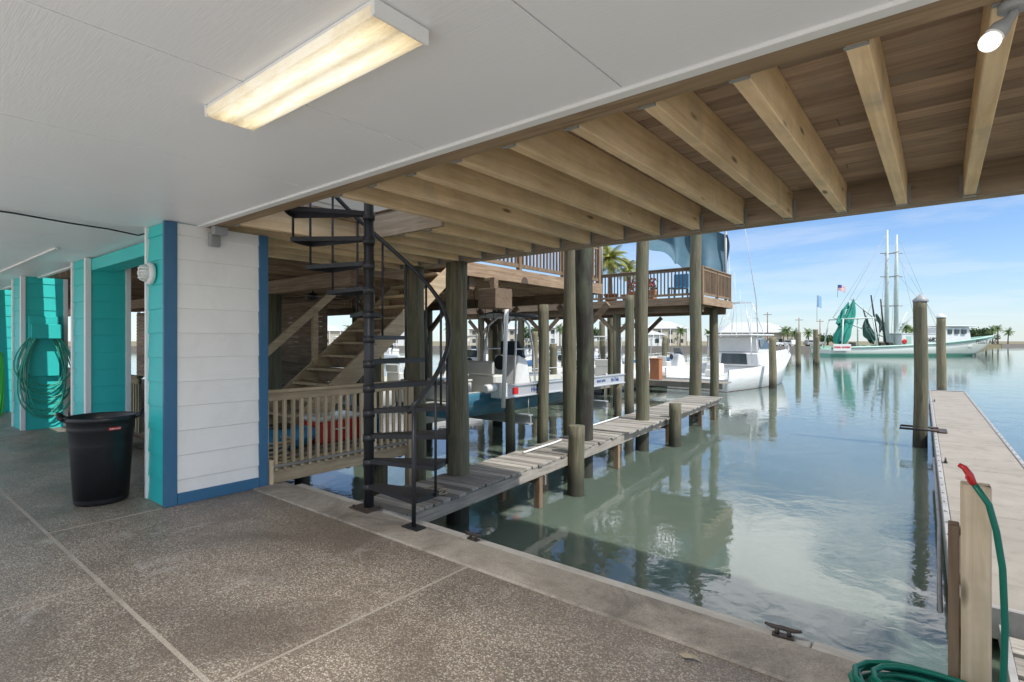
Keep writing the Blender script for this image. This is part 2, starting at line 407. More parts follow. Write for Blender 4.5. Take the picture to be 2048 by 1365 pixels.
for x0,x1,y0,y1 in ((-9.35,-8.66,2.0,2.48),(-12.75,-12.0,1.9,2.50),(-16.1,-15.4,1.9,2.45)):
    c=column(x0,x1,y0,y1,False)
    for q in ((x1-.06,x1+.010,y0-.014,y0+.05),(x1-.03,x1+.010,y1-.05,y1+.01),(x0-.012,x0+.06,y0-.014,y0+.03)):
        b=MB(); b.box(*q,0,2.583); b.obj('white_corner_trim','trimw',c,world=True,bevel=.004)

# ---------------------------------------------------------------- overhead deck
deck=root('wooden_deck',(-1,2.25,2.6),'raised timber deck seen from below with yellow pine joists','deck')
b=MB()
b.box(-9,XE,2.17,2.238,2.578,2.86); b.box(-9,XE,2.241,2.315,2.584,2.86); b.obj('ledger_board','ledger',deck,world=True,bevel=.004)
b=MB(); b.box(-7.0,XE,5.30,5.37,2.585,2.86); b.box(-7.0,XE,5.373,5.44,2.579,2.86); b.obj('rim_beam','rim',deck,world=True,bevel=.004)
hx0,hx1,hy0,hy1=-4.95,-3.72,2.40,3.55
xs=[.168+.41*i for i in range(-17,6)]
for x in xs:
    inh=hx0<x<hx1
    y0=hy1+.05 if inh else 2.317
    b=MB(); w=.036
    b.box(x-w,x+w,y0,5.298,2.59+random.uniform(-.004,.004),2.828)
    j=b.obj('joist','joist',deck,world=True,bevel=.004)
    for yy,s_ in ((5.298,-1),(y0,1)):
        b=MB()
        a0,a1=sorted((yy,yy+s_*(.04 if s_<0 else .022)))
        b.box(x-w-.004,x+w+.004,a0,a1,2.5805,2.5845)
        for sx_ in (-1,1):
            q0,q1=sorted((x+sx_*(w+.001),x+sx_*(w+.004))); b.box(q0,q1,a0,a1,2.5845,2.75)
            q0,q1=sorted((x+sx_*(w+.004),x+sx_*(w+.022)))
            b.box(q0,q1,min(yy,yy+s_*.003),max(yy,yy+s_*.003),2.60,2.75)
        bmesh.ops.remove_doubles(b.bm,verts=b.bm.verts,dist=.0006)
        b.obj('joist_hanger','galv',j,world=True)
b=MB(); b.box(hx0-.03,hx1+.03,hy1+.005,hy1+.047,2.59,2.828); b.obj('opening_header','rim',deck,world=True,bevel=.003)
b=MB(); y=2.32
while y<5.6:
    y1=y+.136
    segs=[(-7.1,XE+.1)] if (y1<hy0 or y>hy1) else [(-7.1,hx0),(hx1,XE+.1)]
    for a,c_ in segs:
        x=a
        while x<c_-.01:
            l=min(random.uniform(1.6,3.6),c_-x); 
            if c_-x-l<.5: l=c_-x
            b.box(x,x+l-.003,y,y1,2.83,2.864); x+=l
    y+=.141
b.obj('decking','decking',deck,world=True,bevel=.003)
b=MB(); b.box(-7.1,hx0,2.2,5.6,2.866,2.872); b.box(hx1,XE+.1,2.2,5.6,2.866,2.872); b.box(hx0,hx1,hy1,5.6,2.866,2.872)
b.obj('gap_light_block','decking',deck,world=True)  # unseen sheet added over the boards to stop light through their gaps

# ---------------------------------------------------------------- ceiling light
fl=root('fluorescent_light',(-2.02,1.165,2.587),'long fluorescent ceiling light with yellowed prismatic cover, switched on','light')
b=MB(); b.box(-.612,.612,-.112,.112,-.02,0); b.obj('housing','trimw',fl,bevel=.004)
for sx_ in (-1,1):
    b=MB(); a0,a1=sorted((sx_*.612,sx_*.628)); b.box(a0,a1,-.118,.118,-.058,-.001)
    b.obj('end_cap','trimw',fl,bevel=.004)
m,nt,bs=newmat('prismatic_diffuser')
tc=nt.nodes.new('ShaderNodeTexCoord'); sx=nt.nodes.new('ShaderNodeSeparateXYZ'); L(nt,tc.outputs['Object'],sx.inputs[0])
ay=math_(nt,'ABSOLUTE',math_(nt,'SUBTRACT',math_(nt,'ABSOLUTE',sx.outputs[1]),.052))
tubef=ramp(nt,math_(nt,'MULTIPLY',ay,10),[(0,g(1)),(.25,g(.82)),(.6,g(.42))])
n=noi(nt,coords(nt,(4,26,3),False),1,8,.8,.8)
ex=math_(nt,'MULTIPLY',math_(nt,'ABSOLUTE',sx.outputs[0]),1.6)
dirty=ramp(nt,math_(nt,'ADD',math_(nt,'MULTIPLY',n,.55),math_(nt,'MULTIPLY',math_(nt,'POWER',ex,6.0),.22)),[(.24,g(1)),(.34,(.82,.73,.55)),(.50,(.42,.32,.18))])
col=mix(nt,1.0,mix(nt,1.0,(1.0,.91,.72),tubef,'MULTIPLY'),dirty,'MULTIPLY')
L(nt,col,bs.inputs['Emission Color']); bs.inputs['Emission Strength'].default_value=1.25
bs.inputs['Base Color'].default_value=(.6,.56,.46,1); bs.inputs['Roughness'].default_value=.35
wv=nt.nodes.new('ShaderNodeTexVoronoi'); wv.inputs['Scale'].default_value=110; L(nt,tc.outputs['Object'],wv.inputs['Vector'])
bump(nt,bs,wv.outputs[0],.5,.003); M['diff']=m
b=MB(); prof=[(-.116,-.021),(-.116,-.040),(-.106,-.052),(-.09,-.056),(.09,-.056),(.106,-.052),(.116,-.040),(.116,-.021)]
b.prism(prof,'x',-.610,.610); b.obj('diffuser','diff',fl)
ld=bpy.data.lights.new('fluorescent_tubes','AREA'); ld.shape='RECTANGLE'; ld.size=1.15; ld.size_y=.2; ld.energy=66; ld.color=(1,.94,.85)
lo=bpy.data.objects.new('fluorescent_tubes',ld); COL.objects.link(lo); lo.parent=fl; lo.location=(0,0,-.062)

bl=root('bulb_socket_light',(.184,2.34,2.585),'gray outdoor socket with lit round bulb hung under the joist','light')
b=MB(); b.lathe([(.04,0),(.042,-.025),(.03,-.03)],20); b.obj('junction_box','gray',bl)
b=MB(); b.tube([(0,0,-.025),(-.004,-.003,-.045),(-.018,-.008,-.062),(-.032,-.012,-.078),(-.048,-.018,-.10)],[.013,.013,.017,.027,.029],16); b.obj('socket','gray',bl)
M['bulb']=glow('lit_bulb',(1,.95,.86),1.4)
b=MB(); b.ball((-.060,-.022,-.119),.030,n=20); b.obj('bulb','bulb',bl)

wf=root('wall_light',(-5.77,1.828,2.13),'round white caged wall light on the teal siding','wall light')
b=MB(); b.lathe([(.10,0),(.105,-.03),(.085,-.05)],24,axis='y'); b.obj('base','trimw',wf)
b=MB(); b.ball((0,-.05,0),.075,n=18,sc=(1,.7,1)); b.obj('glass_dome','vinyl',wf)
b=MB()
for zz in (-.045,-.015,.015,.045): b.tube([(-.075,-.05,zz),(-.05,-.098,zz),(0,-.112,zz),(.05,-.098,zz),(.075,-.05,zz)],.006,6)
b.tube([(0,-.05,-.08),(0,-.098,-.06),(0,-.115,0),(0,-.098,.06),(0,-.05,.08)],.007,6); b.obj('guard','trimw',wf)
ob=root('outlet_box',(-5.425,2.235,2.47),'gray weatherproof outlet box under the ledger','outlet box')
b=MB(); b.box(-.02,.03,-.05,.05,-.07,.06); b.obj('box_body','gray',ob,bevel=.008)
b=MB(); b.box(.03,.038,-.04,.04,-.06,.05); 
for zz in (-.03,.02): b.lathe([(.016,0),(.016,.006)],12,(.038,0,zz),axis='x')
b.obj('cover_plate','galv',ob,bevel=.002)
b=MB(); b.tube([(0,0,.06),(0,0,.112)],.012,8); b.obj('conduit','gray',ob)
b=MB(); b.box(-5.36,-5.28,2.18,2.30,2.50,2.575); b.lathe([(.03,0),(.03,.006)],14,(-5.28,2.24,2.537),axis='x'); b.obj('junction_box',['gray'],bevel=.006,label='small gray junction box under the ledger board',cat='junction box')
b=MB(); b.tube([(-6.1,-.35,2.58),(-6.06,-.1,2.577),(-6.03,.5,2.565),(-6.07,.9,2.572),(-6.12,1.3,2.56),(-6.2,1.6,2.568),(-6.26,1.86,2.555),(-6.0,1.87,2.55)],.008,6)
b.obj('electric_cable','black',label='black cable sagging along the white ceiling',cat='cable')

# ---------------------------------------------------------------- trash can
tcn=root('trash_can',(-6.17,1.54,0.003),'large black round plastic trash can on the concrete floor','trash can')
q_=.95
b=MB(); prof=[(.215,0),(.222,.02),(.235,.25),(.25,.5),(.262,.66),(.268,.665),(.272,.70),(.275,.755),(.292,.758),(.295,.79),(.285,.80),(.272,.79),(.262,.70),(.225,.05),(.01,.045)]
b.lathe([(r*q_,z) for r,z in prof],40); 
b.obj('can_body','black',tcn)
for sg in (-1,1):
    b=MB(); b.tube([(sg*.265,-.09,.775),(sg*.30,-.085,.80),(sg*.315,-.05,.825),(sg*.32,0,.832),(sg*.315,.05,.825),(sg*.30,.085,.80),(sg*.265,.09,.775)],.016,8)
    h=b.obj('handle','black',tcn,rotz=math.radians(70))
a=math.radians(8)
b=MB(); b.box(-.002,.003,-.05,.05,-.014,.014); bd=b.obj('badge','red',tcn,loc=(.2605*math.cos(a)-.002,.2605*math.sin(a),.695),rotz=a,bevel=.002)
text('badge_lettering','Rubbermaid',.017,'flagw',bd,(.004,0,0),(math.pi/2,0,math.pi/2))

# ---------------------------------------------------------------- spiral staircase
sp=root('spiral_staircase',(-3.99,2.95,.012),'black steel spiral staircase bolted to the concrete edge','staircase')
b=MB(); b.cyl((0,0,0),(0,0,2.75),.044,n=20); b.obj('center_pole','iron',sp)
b=MB(); b.box(-.13,.13,-.12,.06,0,.012)
for sx_ in (-1,1):
    for sy_ in (-.09,.04): b.cyl((sx_*.10,sy_,.012),(sx_*.10,sy_,.03),.012,n=6)
b.obj('base_plate','rusty',sp,bevel=.002)
RR=.70
def wang(t): return math.radians(t)+YAW
for i in range(1,13):
    th=-33+20.0*(i-1); z=.22*i
    a0=wang(th-13); a1=wang(th+13)
    b=MB(); P=[]
    n=6; outer=[(RR*math.cos(a0+(a1-a0)*k/n),RR*math.sin(a0+(a1-a0)*k/n)) for k in range(n+1)]
    am=(a0+a1)/2; nx,ny=-math.sin(am)*.035,math.cos(am)*.035
    poly=[(.03*math.cos(am)-nx,.03*math.sin(am)-ny)]+outer+[(.03*math.cos(am)+nx,.03*math.sin(am)+ny)]
    b.prism(poly,'z',z-.005,z)
    for (p,q) in ((poly[0],poly[1]),(poly[-1],poly[-2])):
        b.beam((p[0],p[1],z-.022),(q[0],q[1],z-.022),.005,.034)
    for k in range(n): b.beam((*outer[k],z-.022),(*outer[k+1],z-.022),.005,.034)
    b.cyl((0,0,z-.07),(0,0,z-.005),.053,n=16)
    b.obj('tread','iron',sp)
    bx,by=(RR+.012)*math.cos(a0),(RR+.012)*math.sin(a0)
    b=MB(); 
    if i==1: b.cyl((bx,by,0),(bx,by,z+.76),.018,n=12); b.box(bx-.09,bx+.09,by-.05,by+.05,0,.01)
    else: b.cyl((bx,by,z-.25),(bx,by,z+.74),.0115,n=10)
    b.obj('baluster','iron',sp)
pts=[]
for k in range(0,140):
    t=k/139; th=-46+t*(20.0*12-2); z=.22+.755+ (t*12*.22)*.99
    pts.append((RR*math.cos(wang(th))*1.015,RR*math.sin(wang(th))*1.015,z))
p0=Vector(pts[0]); 
pts=[(p0.x*.90,p0.y*.90,p0.z-.055),(p0.x*.94,p0.y*.94,p0.z-.05),(p0.x*.98,p0.y*.98,p0.z-.03)]+pts
b=MB(); b.tube(pts,.021,12); b.obj('handrail','iron',sp)

# ---------------------------------------------------------------- cleats
def cleat(x,y,z,rz,label,s=1.0):
    r_=root('dock_cleat',(x,y,z),label,'cleat',rz,group='mooring cleats on the dock edges')
    b=MB(); b.tube([(-.085*s,0,.047*s),(-.05*s,0,.04*s),(0,0,.042*s),(.05*s,0,.04*s),(.085*s,0,.047*s)],[.007*s,.011*s,.012*s,.011*s,.007*s],8); b.obj('horn','rusty',r_)
    b=MB(); b.box(-.05*s,.05*s,-.02*s,.02*s,0,.008*s); b.cyl((-.03*s,0,0.004),(-.025*s,0,.04*s),.011*s,n=8); b.cyl((.03*s,0,0.004),(.025*s,0,.04*s),.011*s,n=8); b.obj('base','rusty',r_)
cleat(-.63,3.01,-.01,.1,'rusty iron cleat on the bleached cap board')
cleat(-2.78,3.01,-.01,0,'rusty iron cleat on the bleached cap board')

# ---------------------------------------------------------------- near post with hose
po=root('wooden_post',(.11,2.92,0),'short squared pine post at the water edge','post')
b=MB(); b.box(-.045,.05,-.045,.045,-.5,.91); b.obj('post_body','palez',po,bevel=.004)
b=MB(); b.box(-.086,-.048,-.03,.06,-.5,.73); b.obj('side_board','brownz',po,bevel=.004)
ho=root('garden_hose',S(2.15,1.75,.0),'green garden hose with red nozzle draped over the post','hose')
b=MB()
pt=[S(2.13,1.835,.93),S(2.10,1.865,.86),S(2.09,1.885,.76),S(2.08,1.90,.62),S(2.075,1.905,.4),S(2.07,1.895,.2),S(2.06,1.87,.06)]
for k in range(0,150):
    a=-k*.35; rr=.21+.04*math.sin(k*.13)+.02*math.sin(k*.71)
    c0=S(2.12,1.69); pt.append(Vector((c0.x+rr*math.cos(a)*1.15,c0.y-.02+rr*math.sin(a)*.9,.020+.0007*k)))
b.tube([p-Vector(ho.location) for p in pt],.0115,8); b.obj('hose_line','hoseg',ho)
b=MB(); b.tube([p-Vector(ho.location) for p in (S(2.13,1.836,.925),S(2.14,1.825,.965),S(2.155,1.815,.992),S(2.17,1.806,1.0))],[.010,.013,.011,.009],10)
b.tube([p-Vector(ho.location) for p in (S(2.145,1.818,.982),S(2.14,1.81,.955),S(2.13,1.822,.93))],.004,8); b.obj('nozzle','red',ho)

b=MB(); c0=Vector((-.93,2.50,.006))
pts=[c0+Vector(p) for p in ((-.05,.0,0),(-.02,.02,.01),(.03,.018,.012),(.06,.0,.002),(.03,-.015,.014),(-.015,-.02,.004))]
cc=b.bm.verts.new(c0+Vector((0,0,.018)));
vs=[b.bm.verts.new(p) for p in pts]
for i in range(6): b._f([cc,vs[i],vs[(i+1)%6]],0,.3)
M['dryleaf']=paint('dry_leaf',(.34,.29,.21),.8,.3,.3)
b.obj('dry_leaf','dryleaf',label='curled dry leaf lying on the concrete floor',cat='leaf')

# ---------------------------------------------------------------- pilings
def pile(x,y,ztop,r,mat='pile',label='round weathered timber piling standing in the water',cap=None,lean=(0,0),zbot=-2.2,seed=None):
    b=MB(); nr=int((ztop-zbot)/.22)+2; n=18; rings=[]; rv=random.random(); sd=random.uniform(0,99)
    for i in range(nr+1):
        t=i/nr; z=(zbot+(ztop-zbot)*t)-(-1.0)
        cx=lean[0]*z+.012*math.sin(z*1.7+sd); cy=lean[1]*z+.012*math.cos(z*1.3+sd)
        rg=[]
        for j in range(n):
            a=2*math.pi*j/n; rad=r*(1.05-.10*t)*(1+.045*noise.noise(Vector((math.cos(a)*1.6+sd,math.sin(a)*1.6,z*.8)))+.02*noise.noise(Vector((math.cos(a)*5+sd,math.sin(a)*5,z*3))))
            rg.append(b.bm.verts.new((cx+rad*math.cos(a),cy+rad*math.sin(a),z)))
        rings.append(rg)
    for A,B in zip(rings,rings[1:]):
        for j in range(n): b._f([A[j],A[(j+1)%n],B[(j+1)%n],B[j]],0,rv,True)
    b._f(rings[-1],0,rv); b._f(rings[0][::-1],0,rv)
    o=b.obj('dock_piling',mat,loc=(x,y,WZ),label=label,cat='piling',group='timber pilings in the harbor')
    if cap:
        zt=ztop-WZ; b=MB(); e=lean
        b.lathe([(r*1.08,-.04),(r*1.12,-.03),(r*1.12,.01),(r*.02,.16)],18,(e[0]*zt,e[1]*zt,zt)); b.obj('piling_cap',cap,o)
    return o
LB='tall round timber piling holding up the deck beam'
pile(-6.06,5.30,2.576,.15,label=LB); pile(-5.22,5.33,2.576,.155,label=LB)
pile(-5.78,9.1,4.2,.14,label='tall weathered piling rising through the boardwalk'); pile(-5.16,8.62,4.3,.165,'pileblack',label='thick black creosoted piling beside the boardwalk')
pile(-4.64,7.50,.12,.14,label='short piling stub beside the narrow boardwalk'); pile(-5.62,9.35,.30,.09,label='slim short piling stub behind the boardwalk')
pile(-7.25,10.25,2.35,.13,label='piling next to the boat lift'); pile(-5.36,11.5,4.6,.15,label='tall piling beside the end of the boardwalk')
pile(-8.0,16.2,3.0,.15); pile(-6.42,17.9,5.5,.19,label='tall dark piling at the corner of the balcony deck',)
pile(-4.95,12.4,.02,.145,label='short piling stub beside the boardwalk end'); pile(-7.4,9.2,.24,.11,label='short piling under the boat lift beam')
pile(-6.75,20.8,2.8,.16,label='piling under the far corner of the balcony deck')
pile(-6.9,30.6,1.7,.19,'pilelight',label='pale brown mooring piling beside the white motor yacht')
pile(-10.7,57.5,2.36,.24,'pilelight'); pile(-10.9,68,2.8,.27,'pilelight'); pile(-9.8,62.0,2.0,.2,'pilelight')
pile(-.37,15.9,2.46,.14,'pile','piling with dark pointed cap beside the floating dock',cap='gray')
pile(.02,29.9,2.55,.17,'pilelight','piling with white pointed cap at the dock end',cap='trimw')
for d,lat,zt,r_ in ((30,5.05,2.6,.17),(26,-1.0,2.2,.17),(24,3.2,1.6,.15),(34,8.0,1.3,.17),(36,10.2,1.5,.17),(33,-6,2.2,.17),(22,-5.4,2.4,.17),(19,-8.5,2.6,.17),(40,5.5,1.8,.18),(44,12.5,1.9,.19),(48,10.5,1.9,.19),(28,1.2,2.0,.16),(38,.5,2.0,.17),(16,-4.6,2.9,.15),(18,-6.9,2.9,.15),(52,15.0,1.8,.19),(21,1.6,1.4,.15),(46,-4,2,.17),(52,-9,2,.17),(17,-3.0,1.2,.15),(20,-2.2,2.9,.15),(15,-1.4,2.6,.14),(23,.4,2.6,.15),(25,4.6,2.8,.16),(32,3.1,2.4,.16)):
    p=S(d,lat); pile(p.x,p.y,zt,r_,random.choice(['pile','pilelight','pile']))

# ---------------------------------------------------------------- boardwalk
bw=root('boardwalk',(-4.78,3.15,-.33),'narrow weathered plank boardwalk on short posts over the water','boardwalk',math.radians(4.8))
b=MB(); y=0
while y<6.6:
    b.box(-.41+random.uniform(-.02,.02),.41+random.uniform(-.025,.025),y,y+.131,-.034+random.uniform(-.003,.003),random.uniform(-.005,.005)); y+=.142
y=6.6
while y<14.6:
    b.box(-.53+random.uniform(-.02,.02),.53+random.uniform(-.025,.025),y,y+.131,-.018,.018+random.uniform(-.005,.005)); y+=.142
b.obj('planks','grayx',bw,bevel=.003)
for x in (-.38,0,.38):
    b=MB(); b.box(x-.02,x+.02,.0,14.6,-.19,-.040); b.obj('stringer','grayy',bw,bevel=.003)
for y in (.6,3.4,6.4,9.6,12.6,14.2):
    for x in (-.33,.33):
        b=MB(); b.box(x-.05,x+.05,y-.05,y+.05,-2,-.192); b.obj('post','brownz',bw,bevel=.004)
    b=MB(); b.box(-.42,.42,y+.052,y+.09,-.34,-.192); b.obj('cross_brace','grayx',bw,bevel=.003)
b=MB(); b.tube([(-5.28,6.9,-.305),(-5.36,7.9,-.305),(-5.40,8.2,-.30)],.018,8); b.obj('plastic_pipe','trimw',label='white plastic pipe lying on the boardwalk',cat='pipe')
b=MB(); b.tube([(-5.75,9.8,-.285),(-5.85,10.9,-.285),(-5.90,11.4,-.28)],.018,8); b.obj('plastic_pipe','trimw',label='white plastic pipe along the far boardwalk edge',cat='pipe')
b=MB(); pt=[]
for k in range(50):
    a=k*.4; rr=.13+.03*math.sin(k*.9); pt.append((rr*math.cos(a)*1.1,rr*math.sin(a),.010+.0010*k))
b.tube(pt,.009,6); b.obj('coiled_rope','rope',loc=(-4.75,4.45,-.328),label='coil of pale rope lying on the boardwalk',cat='rope')

# ---------------------------------------------------------------- floating dock
fd=root('floating_dock',(.07,5.7,WZ),'floating dock with tan concrete deck and worn metal edges','floating dock',math.radians(1.15))
b=MB(); y=0
while y<23:
    b.box(.07,1.13,y+.008,min(y+2.9,23.4)-.008,.30,.40+random.uniform(-.004,.004)); y+=2.9
b.obj('deck_surface','dockc',fd,bevel=.008)
for q in ((0,.066,0,23.4),(1.134,1.20,0,23.4),(.066,1.134,-.05,-.002),(.066,1.134,23.402,23.45)):
    b=MB(); b.box(*q,.16,.415); b.obj('edge_rail','dockrail',fd,bevel=.01)
for k in range(8):
    b=MB(); b.box(.06,1.14,k*2.9+.3,k*2.9+2.6,-.25,.155); b.obj('float','black',fd,bevel=.03)
b=MB()
for k in range(47):
    y=.25+k*.5
    for x in (.033,1.167): b.lathe([(.016,0),(.014,.012)],8,(x,y,.415))
bo=b.obj('bolts','galv',fd); bo['kind']='stuff'
b=MB(); b.tube([(-.05,.3,-.15),(-.06,.8,.05),(-.05,1.6,.2),(-.03,2.6,.28),(-.03,4.2,.30),(-.03,7,.32)],.022,8); b.obj('power_conduit','dockrail',fd)
b=MB()
b.tube([(.10,9.95,.445),(-.62,9.95,.445),(-.62,10.47,.445),(.10,10.47,.445)],.028,6); b.box(-.02,.25,9.9,10.55,.417,.43); b.obj('pile_guide','rusty',fd)
for y in (1.9,6.2,18):
    cleat(.07+.12-y*.02+.0,5.7+y,WZ+.41,math.pi/2,'iron cleat on the floating dock edge',1.3)
gw=root('gangway',(.75,5.2,-.75),'small weathered gangway between seawall and floating dock','gangway')
b=MB()
for k in range(6): b.box(-.35,.45,-1.6+k*.33,-1.6+k*.33+.26,-.02,.02)
b.obj('treads','grayx',gw,bevel=.004)
for q in ((-.40,-.355),(.455,.50)):
    b=MB(); b.box(*q,-1.7,.42,-.08,.05); b.obj('side_rail','dockrail',gw,bevel=.004)

# ---------------------------------------------------------------- neighbour low deck, fence, stairs
def railing(r_,p0,p1,z0,z1,mats=('tanz','tany'),gap=.11,w=.036,rail=.09):
    p0=Vector(p0);p1=Vector(p1); d=(p1-p0); n=int(d.length/gap); dn=d.normalized()
    b=MB()
    for i in range(n+1):
        p=p0+dn*(i*gap+.02); b.beam((p.x,p.y,z0),(p.x,p.y,z1-.03),w,w)
    b.obj('pickets',mats[0],r_,world=True)
    b=MB(); b.beam((p0.x,p0.y,z1),(p1.x,p1.y,z1),rail,.036); b.beam((p0.x,p0.y,z1-.063),(p1.x,p1.y,z1-.063),.045,.09); b.obj('top_rail',mats[1],r_,world=True,bevel=.003)
fe=root('picket_railing',(-5.9,2.85,0),'low pine picket railing beside the spiral stair','railing')
railing(fe,(-5.9,2.86,0),(-5.9,5.0,0),.03,.93,gap=.105)
b=MB(); b.box(-5.985,-5.925,2.80,5.05,-.12,.11); b.obj('rim_board','tany',fe,world=True,bevel=.003)
b=MB(); b.box(-5.95,-5.85,2.79,2.855,-.1,.93); b.obj('post','tanz',fe,world=True,bevel=.004)
b=MB(); b.box(-5.95,-5.86,5.01,5.10,-.9,.93); b.obj('post','tanz',fe,world=True,bevel=.004)
b=MB(); b.box(-5.93,-5.42,2.78,2.82,-.25,.26); b.obj('side_panel','tanz',fe,world=True,bevel=.004)
ld_=root('lower_deck',(-8,4,-1),'low weathered timber platform over the water','deck')
b=MB(); x=-23.9
while x<-6.0:
    b.box(x,x+.134,2.92,5.05 if x>-9 else 7.0,.06,.098); x+=.142
b.obj('planks','grayy',ld_,world=True,bevel=.003)
b=MB()
for y in (3.0,4.1,4.95): b.box(-23.9,-6.0,y,y+.045,-.15,.058)
b.obj('joists','brownx',ld_,world=True)
for x in (-6.3,-8.4,-10.5,-12.6):
    for y in (3.2,4.85):
        b=MB(); b.cyl((x,y,-2),(x,y,-.152),.11,n=12); b.obj('support_post','pile',ld_,world=True)
ws=root('wooden_staircase',(-7.5,3.8,.1),'straight wooden staircase climbing to the upper balcony','staircase')
n=14; y0,y1,z0,z1=3.75,7.15,.1,3.0
for x in (-7.0,-8.05):
    b=MB(); dy=y1-y0;dz=z1-z0
    P=[(y0-.05,z0),(y0+.28,z0),(y1+.05,z1-.22),(y1+.05,z1),(y1-.05,z1+.02),(y0-.05,z0+.14)]
    b.prism(P,'x',x-.022,x+.022); b.obj('stringer','tany',ws,world=True,bevel=.003)
for i in range(n):
    b=MB(); t=(i+.5)/n; y=y0+dy*t; z=z0+dz*t+.02
    b.box(-8.02,-7.03,y-.13,y+.13,z-.02,z+.02); b.obj('tread','tany',ws,world=True,bevel=.003)
    b=MB(); b.box(-8.02,-7.03,y+.09,y+.11,z-.2,z-.022); b.obj('riser','browny',ws,world=True)
x=-8.05
b=MB(); b.beam((x,y0,z0+.95),(x,y1,z1+.95),.045,.12)
for k in range(4):
    t=k/3; yy=y0+dy*t; zz=z0+dz*t; b.beam((x,yy,zz),(x,yy,zz+.95),.08,.08)
b.obj('handrail','tany',ws,world=True,bevel=.003)
co=root('cooler',(-6.75,4.35,.10),'red cooler with white lid on the low timber deck','cooler')
b=MB(); b.box(-.22,.22,-.35,.35,0,.30); b.obj('cooler_body','red',co,bevel=.03)
b=MB(); b.box(-.235,.235,-.365,.365,.302,.37); b.obj('lid','gel',co,bevel=.03)
b=MB(); b.tube([(.225,-.1,.2),(.26,-.1,.19),(.26,.1,.19),(.225,.1,.2)],.012,8); b.obj('handle','gel',co)
ky=root('kayak',(-6.55,3.55,.10),'light blue plastic kayak lying on the low deck','kayak')
b=MB(); b.grid(lambda u,v:Vector((.25*math.sin(math.pi*min(max(u,.0),1))**.6*math.cos(2*math.pi*v),-.6+1.2*u,.16+.15*math.sin(math.pi*u)**.5*math.sin(2*math.pi*v))),16,14); b.obj('kayak_hull','bluep',ky,rotz=.3)
b=MB(); b.lathe([(.13,.0),(.15,.02),(.15,.04),(.13,.05)],20,(0,-.05,.29)); b.obj('cockpit_rim','black',ky)
b=MB(); pt=[]
for k in range(70):
    a=k*.4; rr=.22+.04*math.sin(k*.9); pt.append((rr*math.cos(a),rr*math.sin(a),.02+.003*k))
b.tube(pt,.016,6); b.obj('coiled_rope','rope',loc=(-6.25,3.2,.1),label='heap of thick pale rope behind the picket railing',cat='rope')
bkt=root('bucket',(-6.4,4.8,.1),'blue plastic bucket on the low deck','bucket')
b=MB(); b.lathe([(.11,0),(.14,.3),(.15,.3),(.15,.32),(.135,.32),(.105,.02)],20); b.obj('bucket_body','bluep',bkt)
b=MB(); b.tube([(-.15,0,.3),(-.1,.05,.42),(0,.06,.46),(.1,.05,.42),(.15,0,.3)],.005,6); b.obj('handle','galv',bkt)

# ---------------------------------------------------------------- upper neighbour decks
def updeck(name,label,x0,x1,y0,y1,zf,rails,posts,braces=True):
    r_=root(name,((x0+x1)/2,(y0+y1)/2,WZ),label,'deck')
    b=MB(); y=y0
    while y<y1-.01: b.box(x0,x1,y,min(y+.134,y1),zf-.036,zf); y+=.141
    b.obj('floor_boards','brownx',r_,world=True)
    b=MB(); x=x0+.3
    while x<x1-.1: b.box(x-.02,x+.02,y0+.05,y1-.05,zf-.24,zf-.038); x+=.42
    b.obj('joists','browny',r_,world=True)
    for q in ((y0-.045,y0-.001),(y1+.001,y1+.045)):
        b=MB(); b.box(x0,x1,*q,zf-.27,zf-.002); b.obj('rim_beam','brownx',r_,world=True,bevel=.004)
    b=MB(); b.box(x1+.001,x1+.045,y0-.045,y1+.045,zf-.27,zf-.002); b.obj('rim_beam','browny',r_,world=True,bevel=.004)
    for yy in (y0+.35,y1-.35):
        b=MB(); b.box(x0,x1-.1,yy-.07,yy+.07,zf-.50,zf-.243); b.obj('girder','brownx',r_,world=True,bevel=.004)
    for p in posts:
        b=MB(); b.cyl((p[0],p[1],-2),(p[0],p[1],zf-.503),.15,n=14); b.obj('post','pile',r_,world=True)
        for s_ in (-1,1):
            b=MB(); b.beam((p[0],p[1],zf-1.25),(p[0]+s_*.75,p[1],zf-.56),.09,.14); b.obj('knee_brace','brownx',r_,world=True)
    for a,c_ in rails:
        a=Vector(a);c_=Vector(c_)
        rr=bpy.data.objects.new('railing',None); COL.objects.link(rr); rr.parent=r_; rr.location=(0,0,0)
        railing(rr,(a.x,a.y,0),(c_.x,c_.y,0),zf+.08,zf+1.0,('brownz','brownx' if abs(a.x-c_.x)>abs(a.y-c_.y) else 'browny'),.13,.038,.13)
        b=MB(); b.beam((a.x,a.y,zf+.10),(c_.x,c_.y,zf+.10),.045,.08)
        n=max(1,round((c_-a).length/1.9))
        for k in range(n+1):
            p=a+(c_-a)*k/n; b.beam((p.x,p.y,zf),(p.x,p.y,zf+1.04),.09,.09)
        b.obj('rail_post','brownz',rr,world=True)
    return r_
updeck('balcony_deck','weathered timber deck with picket railing above the boat slips',-22,-7.0,7.3,12.5,3.0,[((-7.03,7.35,0),(-7.03,12.45,0))],[(-7.3,12.1),(-10.2,7.7),(-10.2,12.1),(-13.2,7.7),(-13.2,12.1),(-16.5,12.1)])
updeck('balcony_deck','far timber balcony deck with picket railing and pilings',-18,-6.24,18.05,21.2,3.0,[((-18,18.08,0),(-6.27,18.08,0)),((-6.27,18.12,0),(-6.27,21.15,0))],[(-9.6,18.4),(-13,18.4),(-9.6,20.8),(-16.5,18.4)])
nh=root('neighbor_house',(-14,5,0),'neighboring raised house with shaded timber underside and tan walls','house')
b=MB(); x=-24
while x<-7.2: b.box(x,x+.045,2.35,7.2,2.60,2.83); x+=.42
b.obj('floor_joists','browny',nh,world=True)
